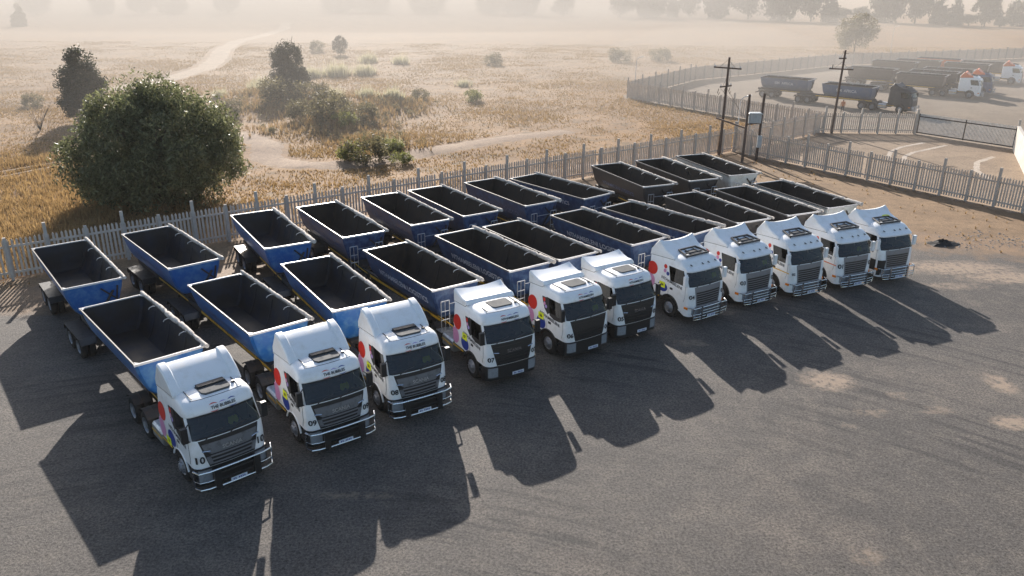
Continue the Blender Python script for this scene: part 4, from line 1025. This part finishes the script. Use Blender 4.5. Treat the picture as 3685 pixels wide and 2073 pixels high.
def tz(x, y): return float(terrain(np.array([x]), np.array([y]))[0])
# the big bush by the fence
lob = [(0, 0, 3.9, 6.5, 5.4, 4.3), (0, .2, 3.9, 6.3, 5.3, 4.2), (-1.4, .4, 6.0, 3.7, 3.5, 2.7), (1.5, .2, 6.1, 3.7, 3.4, 2.6), (0, .5, 7.2, 2.8, 2.6, 1.7), (0, -1.5, 2.2, 6.3, 4.0, 2.4)]
t = make_tree("willow_bush", lob, 80000, .15, leafg, trunk_mesh(6.0, .32, 16, 4.2), clump=.25, nclump=420, droop=.7, aspect=2.8)
t.location = (-26.2, 57.6, 0); t.rotation_euler = (0, 0, .3); t.scale = (.96, .95, .98)
set_props(t, "huge rounded dark green bush just behind the fence on the left", "bush")
con = [(0, 0, 2.0, 1.7, 1.7, 1.7), (0, 0, 4.0, 1.75, 1.75, 2.2), (.1, 0, 5.6, 1.3, 1.3, 1.5), (1.5, -.2, 3.6, 1.0, 1.0, 1.0)]
t = make_tree("conifer_tree", con, 22000, .12, leafd, trunk_mesh(4.0, .2, 5, 1.2), clump=.3, nclump=260); t.location = (-49.2, 91.8, tz(-49.2, 91.8)); t.scale = (1.25, 1.25, 1.15)
set_props(t, "dull green upright conifer standing behind the huge bush on the left", "tree")
sp3 = [(0, 0, 2.2, 2.9, 2.7, 2.2), (-.2, 0, 4.2, 2.7, 2.5, 2.2), (.2, 0, 5.6, 2.0, 1.9, 1.7), (-1.4, 0, 5.2, 1.2, 1.2, 1.2), (1.7, 0, 2.2, 1.8, 1.8, 1.9)]
t = make_tree("broadleaf_tree", sp3, 24000, .13, leafd, trunk_mesh(5.8, .2, 9, 2.0), clump=.28, nclump=260); t.location = (-31.4, 113.8, tz(-31.4, 113.8)); t.scale = (.9, .9, .92)
set_props(t, "dark ragged tree on the scrubby mound left of centre", "tree")
t4 = make_tree("broadleaf_tree", [(0, 0, 2.2, 1.7, 1.7, 1.7), (.3, 0, 3.0, 1.2, 1.2, 1.0)], 2500, .17, leafd, trunk_mesh(2.4, .1, 5, 1.0), nclump=50); t4.location = (-38.0, 180.5, tz(-38, 180.5))
set_props(t4, "small round hazy tree beyond the pampas grass", "tree")
t5 = make_tree("broadleaf_tree", [(0, 0, 4.6, 4.6, 4.2, 3.5), (1.5, 0, 5.8, 3.2, 3.2, 2.4), (-2.4, 0, 3.0, 3.0, 3.0, 2.6)], 9000, .22, leafs, trunk_mesh(4.4, .2, 8, 3.0), nclump=140); t5.location = (83.0, 201, 0)
set_props(t5, "lone round olive tree in the haze behind the far yard", "tree")
# bare shrub by the conifer
m = MB()
for k in range(16):
    a = random.uniform(0, 6.28); l = random.uniform(.8, 1.9); m.tube([(0, 0, 0), (.4 * l * math.cos(a), .4 * l * math.sin(a), l * .9), (l * math.cos(a) * .9, l * math.sin(a) * .9, l * 1.7)], .03, 4, r2=.008)
o = m.build("bare_shrub", bark); o.location = (-51.5, 86.5, tz(-51.5, 86.5)); set_props(o, "leafless twiggy shrub in front of the upright conifer", "shrub")

# skyline trees far off in the dust
kinds = [make_tree("skyline_tree", [(0, 0, 5.5, 4.6, 4.6, 3.6), (1.5, 0, 7.4, 3.0, 3.0, 2.5), (-2.2, 0, 6.6, 2.6, 2.6, 2.4), (2.6, 0, 4.0, 2.6, 2.6, 2.2)], 5200, .40, leafd, trunk_mesh(5.0, .3, 6, 3.0), nclump=130),
         make_tree("skyline_tree", [(0, 0, 3.2, 3.2, 3.2, 2.9), (.1, 0, 5.8, 2.5, 2.5, 2.6), (-.1, 0, 8.0, 1.5, 1.5, 2.0)], 4600, .38, leafd, trunk_mesh(5.0, .25, 5, 1.6), nclump=110),
         make_tree("skyline_tree", [(-2.6, 0, 4.6, 3.2, 3.2, 3.4), (2.2, .5, 5.2, 3.6, 3.4, 3.8), (0, 0, 3.0, 5.2, 3.6, 2.6), (3.6, 0, 7.2, 1.8, 1.8, 2.2), (-3.2, 0, 7.0, 1.7, 1.7, 1.9)], 6000, .40, leafd, trunk_mesh(5.6, .3, 7, 3.6), nclump=150)]
KW, KH = (9.2, 6.4, 11.5), (9.9, 10.0, 9.4)
TL = [(-169, 285, 5.2, 6.8, 1), (-213, 373, 13.6, 9.0, 0), (-190, 388, 11, 10.5, 2), (-172, 388, 12, 10.5, 0), (-162, 397, 15.6, 9.0, 2), (-140, 410, 12, 9, 0), (-90, 430, 17, 12, 2), (-79, 436, 12, 10, 0), (-70, 430, 14, 13, 2), (-44, 424, 19, 11, 2), (-12, 416, 14, 13, 2), (-3, 420, 12, 11, 0), (5, 412, 16, 14, 2), (24, 405, 10, 8, 0), (50, 393, 10.9, 11.5, 0), (63, 389, 15.2, 13.4, 2), (75, 397, 5.7, 11.5, 1), (82, 391, 9.8, 13.1, 0), (93, 382, 13.8, 15.0, 2), (106, 378, 15.2, 15.7, 0), (116, 363, 14.7, 15.4, 2), (128, 360, 13.4, 15.4, 0), (134, 355, 8.0, 10.0, 1), (145, 370, 9, 5.3, 0), (157, 354, 15.0, 14.6, 2), (167, 348, 13.5, 14.9, 0), (174, 342, 7.6, 9.5, 1), (178.5, 338, 6.0, 9.9, 1), (182, 334, 6.3, 4.2, 0), (185, 328, 10.0, 11.4, 0), (190, 326, 4.6, 5.3, 1), (200, 330, 10.7, 9.8, 2), (152, 366, 7, 6, 0)]
TL.sort(key=lambda q: q[0] / q[1])
ORD = "first second third fourth fifth sixth seventh eighth ninth tenth eleventh twelfth thirteenth fourteenth fifteenth sixteenth seventeenth eighteenth nineteenth twentieth".split()
ORD += ["twenty-" + o for o in ORD[:9]] + ["thirtieth", "thirty-first", "thirty-second", "thirty-third"]
used = set()
for q, (x, y, wd, hh, k) in enumerate(TL):
    t = kinds[k] if k not in used else dup(kinds[k]); used.add(k)
    t.location = (x, y, -1.3 * (hh > 6)); t.rotation_euler = (0, 0, random.uniform(-.5, .5) + (math.pi if q % 2 else 0)); t.scale = (wd / KW[k], wd / KW[k], (hh * (1.25 if hh > 6 else 1.0)) / KH[k])
    sh = ("broad", "narrow pointed", "spreading")[k] if hh > 6 else "low"
    set_props(t, f"{sh} hazy tree on the skyline, {ORD[q]} from the left", "tree", "hazy trees along the skyline")

# scrub, pampas and reeds on the veld
def blades(C, H, n, lean_, wd, droop=.0):
    """n blades per tuft, each a slim triangle"""
    N_ = len(C); B_ = np.repeat(C, n, 0); h = np.repeat(H, n) * rng.uniform(.6, 1.15, N_ * n); a = rng.uniform(0, 2 * np.pi, N_ * n); l = lean_ * h * rng.uniform(.2, 1.0, N_ * n)
    off = np.stack([np.cos(a), np.sin(a), 0 * a], 1); base = B_ + off * (h * .10)[:, None] * rng.random((N_ * n, 1)); tip = base + off * l[:, None]; tip[:, 2] += h
    sd_ = np.stack([-np.sin(a), np.cos(a), 0 * a], 1) * (wd * rng.uniform(.6, 1.4, N_ * n))[:, None]
    return np.stack([base - sd_, base + sd_, tip], 1)
scr = [make_tree("scrub_bush", [(0, 0, .7, 1.5, 1.3, .8), (.6, .2, .9, .8, .8, .7)], 1700, .11, leafs, None, clump=.4, nclump=40),
       make_tree("scrub_bush", [(0, 0, .6, 1.1, 1.0, .7), (-.5, 0, .7, .7, .7, .6)], 1500, .10, leafy, None, clump=.4, nclump=36)]
def reed(h, wd, n):
    C = np.zeros((n, 3)); C[:, :2] = rng.normal(size=(n, 2)) * wd * .35
    P = np.concatenate([blades(C, np.full(n, h * .72), 9, .6, .035), blades(C[: n // 2], np.full(n // 2, h * 1.25), 2, .22, .022)]); o = empty("pampas_grass"); link("blades", arr_mesh("blades", P, reedm), o); return o
reeds = [reed(1.7, 1.6, 60), reed(1.2, 1.2, 40)]
SCR = [(-20.8, 90.0, 0, 1.7, "largest dark scrub bush on the mound right of the huge bush"), (-17.6, 92.3, 0, 1.4, "dark scrub bush at the right end of the mound's scrub row"), (-24.2, 92.6, 0, 1.35, "brownish scrub bush left in the scrub row on the mound"), (-18.6, 88.3, 1, 1.3, "bright yellow-green scrub bush on the mound"),
       (-29.5, 103.0, 0, 1.9, "wide grey scrub bush under the ragged tree"), (-25.6, 103.5, 0, 1.5, "grey scrub bush right beside the ragged tree's foot"), (-13.6, 71.6, 0, 1.55, "dark scrub clump nearest the fence at left of centre"), (-14.8, 72.4, 1, 1.25, "yellow-green scrub topping the clump nearest the fence"), (-10.2, 71.4, 1, .9, "small green scrub bush right of the clump near the fence"),
       (-11.8, 76.2, 1, 1.1, "pale green scrub tuft behind the clump near the fence"), (-21.5, 98.5, 0, 1.2, "dusty scrub bush between the mound's two scrub rows"), (-5.5, 111.0, 1, 1.2, "lone green scrub bush out on the open veld at centre"), (-12.5, 109.5, 0, 1.0, "low dark scrub bush right of the pampas clumps"), (-45.2, 190.3, 0, 1.3, "hazy scrub bush beside the pale dirt road"), (-4.0, 160.6, 0, 1.3, "hazy scrub bush alone on the far veld"), (-34.5, 96.0, 0, 1.4, "scrub bush between the huge bush and the ragged tree"), (-33.0, 87.5, 0, 1.1, "scrub bush at the right shoulder of the huge bush"), (22.0, 170.0, 0, 1.7, "faint scrub thicket on the veld behind the far yard's fence"), (30.5, 172.0, 0, 1.7, "faint scrub thicket right of the other thicket behind the far yard"), (-62.0, 104.0, 0, 1.0, "hazy scrub bush at the far left behind the conifer")]
used = set()
for x, y, k, sc, lb in SCR:
    t = scr[k] if k not in used else dup(scr[k]); used.add(k)
    t.location = (x, y, tz(x, y) - .05); t.rotation_euler = (0, 0, random.uniform(0, 6)); t.scale = (sc, sc, sc * random.uniform(.85, 1.1)); set_props(t, lb, "shrub", "scrub bushes on the veld")
RE = [(-30.5, 141.5, 0, 1.9, "large pale pampas clump in front of the small round tree"), (-26.0, 143.0, 0, 1.6, "pale pampas clump right of the largest one"), (-34.5, 139.5, 0, 1.5, "pale pampas clump left of the largest one"), (-29.3, 165.0, 0, 1.5, "hazy pampas clump behind the largest one"), (-22.5, 163.0, 0, 1.4, "hazy pampas clump farthest right in the pampas stand"), (-37.9, 122.0, 0, 1.5, "yellowish pampas clump left of the ragged tree"), (-36.0, 115.5, 1, 1.5, "short pampas tuft at the ragged tree's left foot"), (-16.0, 105.5, 1, 1.7, "short grey-green pampas tuft right of the mound"), (-19.5, 106.2, 1, 1.6, "short pampas tuft at the middle of the mound top"), (-23.5, 107.0, 1, 1.6, "short pampas tuft at the ragged tree's right"), (-12.0, 77.5, 1, 1.2, "short pale pampas tuft behind the scrub near the fence"), (-8.0, 128.0, 1, 1.3, "lone pampas tuft on the open veld"), (-41.0, 112.0, 1, 1.4, "pampas tuft far left of the ragged tree")]
used = set()
for x, y, k, sc, lb in RE:
    t = reeds[k] if k not in used else dup(reeds[k]); used.add(k)
    t.location = (x, y, tz(x, y) - .05); t.rotation_euler = (0, 0, random.uniform(0, 6)); t.scale = (sc, sc, sc * .9); set_props(t, lb, "pampas grass", "pampas clumps on the veld")
# dry grass
n = 420000; v_ = rng.random(n); Y = 26 + 190 * v_ ** 1.15; X = rng.uniform(-.74, .74, n) * (Y + 6)
keep = (poly_sd(YARD, X, Y) < -.4) & (poly_sd(YARD2, X, Y) < -.6) & (poly_sd(DRIVE, X, Y) < -.5) & (line_d(ROAD, X, Y) > 2.9) & (line_d(BARE, X, Y) > 2.0)
for tr in TRACKS: keep &= line_d(tr, X, Y) > .5
patch = vnoise(X, Y, 11, 5) + .8 * vnoise(X, Y, 4.2, 6) + .5 * vnoise(X, Y, 1.6, 7)
rough = (X < -27) & (Y < 74)
keep &= (patch + rng.normal(size=n) * .5 > -.28 - .7 * rough)
X, Y, patch, rough = X[keep], Y[keep], patch[keep], rough[keep]; C = np.stack([X, Y, terrain(X, Y) - .02], 1)
P = blades(C, (rng.uniform(.10, .26, len(X)) + .10 * np.clip(patch, 0, 1.5)) * np.where(rough, 2.6, 1.0), 4, .8, .03)
o = link("dry_grass", arr_mesh("dry_grass", P, drym)); set_props(o, "tufts of dry golden grass scattered over the veld", "grass", kind="stuff")
n = 2600; X = rng.uniform(-30, 46, n); Y = rng.uniform(38, 78, n)
keep = (poly_sd(YARD, X, Y) > .3) & (poly_sd(GRAVEL, X, Y) < -.3) & ((poly_sd(YARD, X, Y) < 1.4) | ((X > 20) & (rng.random(n) < .5)))
X, Y = X[keep], Y[keep]; P = blades(np.stack([X, Y, 0 * X], 1), rng.uniform(.08, .28, len(X)), 6, .7, .03)
o = link("yard_weeds", arr_mesh("yard_weeds", P, drym)); set_props(o, "low dry weeds along the inside of the yard fences", "grass", kind="stuff")
# thicket on the mound
C = []
for x, y, h, sg in MOUNDS + [(-22, 96, 1, 9), (-30, 100, 1, 7), (-17, 99, 1, 7)]:
    k = rng.normal(size=(26, 2)) * sg * .45 + (x, y); C.append(k)
C = np.concatenate(C); C3 = np.column_stack([C, terrain(C[:, 0], C[:, 1])])
rr_ = rng.uniform(.35, 1.0, len(C3)); idx_ = rng.integers(0, len(C3), 15000); dd = rng.normal(size=(15000, 3)); dd /= np.linalg.norm(dd, axis=1)[:, None]
pts = C3[idx_] + dd * (rr_[idx_] * rng.random(15000) ** .4)[:, None] * (1, 1, .75) + (0, 0, .3)
o = link("undergrowth", arr_mesh("undergrowth", leaf_quads(pts, .12), leafs)); set_props(o, "tangled brown undergrowth on the scrubby mound", "undergrowth", kind="stuff")
kk = rng.integers(0, len(C3), 2600); g3 = C3[kk] + np.column_stack([rng.normal(size=(2600, 2)) * 1.6, np.zeros(2600)]); g3[:, 2] = terrain(g3[:, 0], g3[:, 1])
o = link("mound_grass", arr_mesh("mound_grass", blades(g3, rng.uniform(.4, 1.0, 2600), 8, .5, .03), drym)); set_props(o, "long dry grass growing through the mound's undergrowth", "grass", kind="stuff")
# rubble and the coal spill at the yard's edge
m = MB(); prr = random.Random(4)
for k in range(300):
    cx, cy = random.choice([(30.6, 50.0), (31.6, 48.6), (33.0, 48.8), (29.0, 47.8), (33.8, 46.6)]); x, y = prr.gauss(cx, 1.1), prr.gauss(cy, .55); s_ = prr.uniform(.02, .075)
    pts = [(x + s_ * math.cos(a) * prr.uniform(.7, 1.3), y + s_ * math.sin(a) * prr.uniform(.7, 1.3)) for a in np.linspace(0, 6.28, 6)[:-1]]
    m.loft([[(a, b, 0) for a, b in pts], [(x + (a - x) * .6, y + (b - y) * .6, s_ * prr.uniform(.5, 1)) for a, b in pts]])
o = m.build("rubble", stone, None, 0); set_props(o, "pale broken stones strewn at the gravel's edge on the right", "rubble", kind="stuff")
m = MB(); n_ = 22
prof_ = [[(27.3 + 1.0 * rr * math.cos(a) * (1 + .25 * math.sin(3 * a + 1)), 48.0 + .62 * rr * math.sin(a) * (1 + .3 * math.cos(2 * a)), .28 * (1 - rr) ** .8 * (1 + .5 * math.sin(5 * a + rr * 9)) + .013) for a in np.linspace(0, 2 * math.pi, n_ + 1)[:-1]] for rr in (1.0, .85, .65, .42, .2, .03)]
m.loft(prof_); o = m.build("coal_heap", coal, None, 60); set_props(o, "small heap of black coal on the bare soil right of the trucks", "coal heap")

# ------------------------------------------------------------------ the hazy second yard
def far_set(src, x, y, a, swap, label, cat, group=None, tx=None, drop=()):
    t = dup(src); t.location = (x, y, 0); t.rotation_euler = (0, 0, rad(a))
    for ch in list(t.children_recursive):
        if ch.name.startswith(("bin_lettering", "fleet_number", "sticker", "yellow_sticker", "side_lettering", "brow_lettering", "logo_arc", "maker_lettering", "door_stripe", "reflective_vest", "air_hose") + tuple(drop)): bpy.data.objects.remove(ch)
    recolour(t, swap); set_props(t, label, cat, group)
    if tx: bin_text(t, 0, tx, .5, inkw, 2.15)
    return t
PT, PF, PC = protoT[('rear', 'plain')], protoT[('front', 'plain')], CAB[8]
far = lambda *p: {blue: p[0], inner: inner, innerblue: inner}
dots = ("red_dot", "pink_dot", "blue_dot", "red_spot", "pink_spot", "blue_spot")
g = "hazy tippers in the far yard"
def base_swap(src, col):
    d = {}
    for ch in src.children_recursive:
        if ch.name.startswith("bin") and ch.type == 'MESH':
            for s_ in ch.material_slots:
                if s_.material in (blue, navy, charcoal, binwhite): d[s_.material] = col
    d[innerblue] = inner
    return d
sT = lambda col: base_swap(PT, col)
far_set(PT, 39.1, 116.2, -41, sT(fadedblue), "hazy faded blue side tipper nearest the far yard's corner post", "trailer", g, "SIM  AFRICA")
far_set(PF, 44.9, 108.2, -44, base_swap(PF, fadedblue), "hazy faded blue side tipper coupled to the dark hazy cab", "trailer", g, "SIM  AFRICA")
far_set(PC, 50.7, 102.7, -44, {white: charcoal}, "hazy dark truck tractor coupled to a faded blue tipper in the far yard", "truck", "trucks in the far yard", drop=dots)
far_set(PT, 57.5, 131.0, -41, sT(browngrey), "dusty grey side tipper half hidden behind the faded blue ones", "trailer", g)
far_set(PF, 61.2, 122.2, -38, base_swap(PF, browngrey), "dusty grey side tipper coupled to the white and orange cab", "trailer", g)
far_set(PC, 67.3, 117.4, -36, {}, "white truck tractor with an orange roof deflector in the far yard", "truck", "trucks in the far yard", drop=dots)
far_set(PF, 65.2, 126.5, -38, base_swap(PF, charcoal), "dark side tipper behind the navy cab in the far yard", "trailer", g)
far_set(PC, 71.3, 121.6, -36, {white: navy}, "navy truck tractor beside the white and orange one", "truck", "trucks in the far yard", drop=dots)
far_set(PT, 72.0, 146.0, -38, sT(browngrey), "dusty side tipper at the back left of the far yard's row", "trailer", g)
far_set(PT, 77.5, 149.5, -38, sT(orange), "rust orange tinged side tipper at the back of the far yard", "trailer", g)
far_set(PF, 77.3, 139.6, -38, base_swap(PF, charcoal), "dark side tipper coupled to the cab at the right edge", "trailer", g)
far_set(PT, 69.5, 130.5, -38, sT(charcoal), "charcoal side tipper filling the middle of the far yard's row", "trailer", g)
far_set(PT, 66.5, 143.0, -40, sT(browngrey), "dusty side tipper farthest back on the left in the far yard", "trailer", g)
far_set(PF, 82.0, 143.2, -38, base_swap(PF, browngrey), "dusty grey side tipper behind the cab at the right edge", "trailer", g)
far_set(PC, 83.6, 134.9, -36, {}, "white truck tractor with orange deflector cut by the right edge", "truck", "trucks in the far yard", drop=dots)
for t in list(S.objects):
    if t.get("category") == "truck" and "orange" in t["label"] and "door stripe" not in t["label"]:
        for ch in t.children:
            if ch.name.startswith("roof_spoiler"): ch.material_slots[0].link = 'OBJECT'; ch.material_slots[0].material = orange
# a person walking in the far yard
def person(x, y, rz):
    me = bpy.data.meshes.new("person")
    J = [(0, 0, .95, .15), (0, 0, 1.2, .14), (0, 0, 1.42, .16), (0, 0, 1.52, .06), (0, .02, 1.64, .095), (0, .02, 1.72, .08), (.10, 0, .88, .10), (.11, .10, .5, .065), (.11, .02, .08, .045), (.11, .16, .03, .04), (-.10, 0, .88, .10), (-.11, -.08, .5, .065), (-.11, -.24, .12, .045), (-.11, -.1, .03, .04),
         (.2, 0, 1.42, .065), (.26, -.05, 1.15, .045), (.27, .08, .92, .035), (.27, .12, .84, .032), (-.2, 0, 1.42, .065), (-.26, .06, 1.15, .045), (-.27, .2, .95, .035), (-.27, .24, .87, .032)]
    E_ = [(0, 1), (1, 2), (2, 3), (3, 4), (4, 5), (0, 6), (6, 7), (7, 8), (8, 9), (0, 10), (10, 11), (11, 12), (12, 13), (2, 14), (14, 15), (15, 16), (16, 17), (2, 18), (18, 19), (19, 20), (20, 21)]
    me.from_pydata([j[:3] for j in J], E_, []); o = bpy.data.objects.new("person", me); COL.objects.link(o)
    o.modifiers.new("skin", 'SKIN'); sv = me.skin_vertices[0].data
    for k, j in enumerate(J): sv[k].radius = (j[3], j[3]); sv[k].use_root = k == 0
    o.modifiers.new("sub", 'SUBSURF').levels = 1
    dg = bpy.context.evaluated_depsgraph_get(); nm = bpy.data.meshes.new_from_object(o.evaluated_get(dg)); o.modifiers.clear(); o.data = nm
    for m_ in (vest, trous, skin): nm.materials.append(m_)
    for f in nm.polygons:
        c = f.center; f.material_index = 2 if c.z > 1.53 or (abs(c.x) > .22 and c.z < .98) else (0 if c.z > .92 else 1)
    nm.shade_smooth(); o.location = (x, y, 0); o.rotation_euler = (0, 0, rz)
    return set_props(o, "person in orange work top walking in the far yard", "person")
person(41.9, 102.3, 2.6)

# ------------------------------------------------------------------ dust haze
hm = bpy.data.materials.new("dust_haze"); hm.use_nodes = True; t = hm.node_tree
for q in list(t.nodes): t.nodes.remove(q)
out = N(t, "ShaderNodeOutputMaterial"); pv = N(t, "ShaderNodeVolumePrincipled")
pv.inputs["Color"].default_value = (0.80, 0.77, 0.76, 1); pv.inputs["Density"].default_value = 0.0002; pv.inputs["Anisotropy"].default_value = 0.1
t.links.new(pv.outputs[0], out.inputs["Volume"])
m = MB(); m.box(-1150, 1150, -120, 1560, -1.2, 24.0); o = m.build("haze", hm, None, 0); set_props(o, "pale dust haze over the whole veld", "haze", kind="stuff")

def dust(x, y, z, rx, ry, rz, dens):
    k = bpy.data.materials.get("dust_%g" % dens)
    if not k:
        k = hm.copy(); k.name = "dust_%g" % dens
        q = [n for n in k.node_tree.nodes if n.type == 'PRINCIPLED_VOLUME'][0]; q.inputs["Density"].default_value = dens; q.inputs["Color"].default_value = (0.70, 0.652, 0.60, 1)
    rings = [[(rx * math.cos(e) * math.cos(a), ry * math.cos(e) * math.sin(a), rz * math.sin(e)) for a in np.linspace(0, 2 * math.pi, 33)[:-1]] for e in np.linspace(-1.5, 1.5, 13)]
    m = MB(); m.loft(rings); o = m.build("dust_cloud", k, None, 60); o.location = (x, y, z)
    return set_props(o, "drifting cloud of raised dust", "dust", "dust clouds", kind="stuff")
dust(0, 330, 2, 520, 258, 19, 0.0026)
dust(47, 128, 2, 36, 32, 9, 0.0055)
dust(-60, 165, 2, 125, 102, 12, 0.0034)
dust(-110, 400, 2, 250, 130, 24, 0.0075)
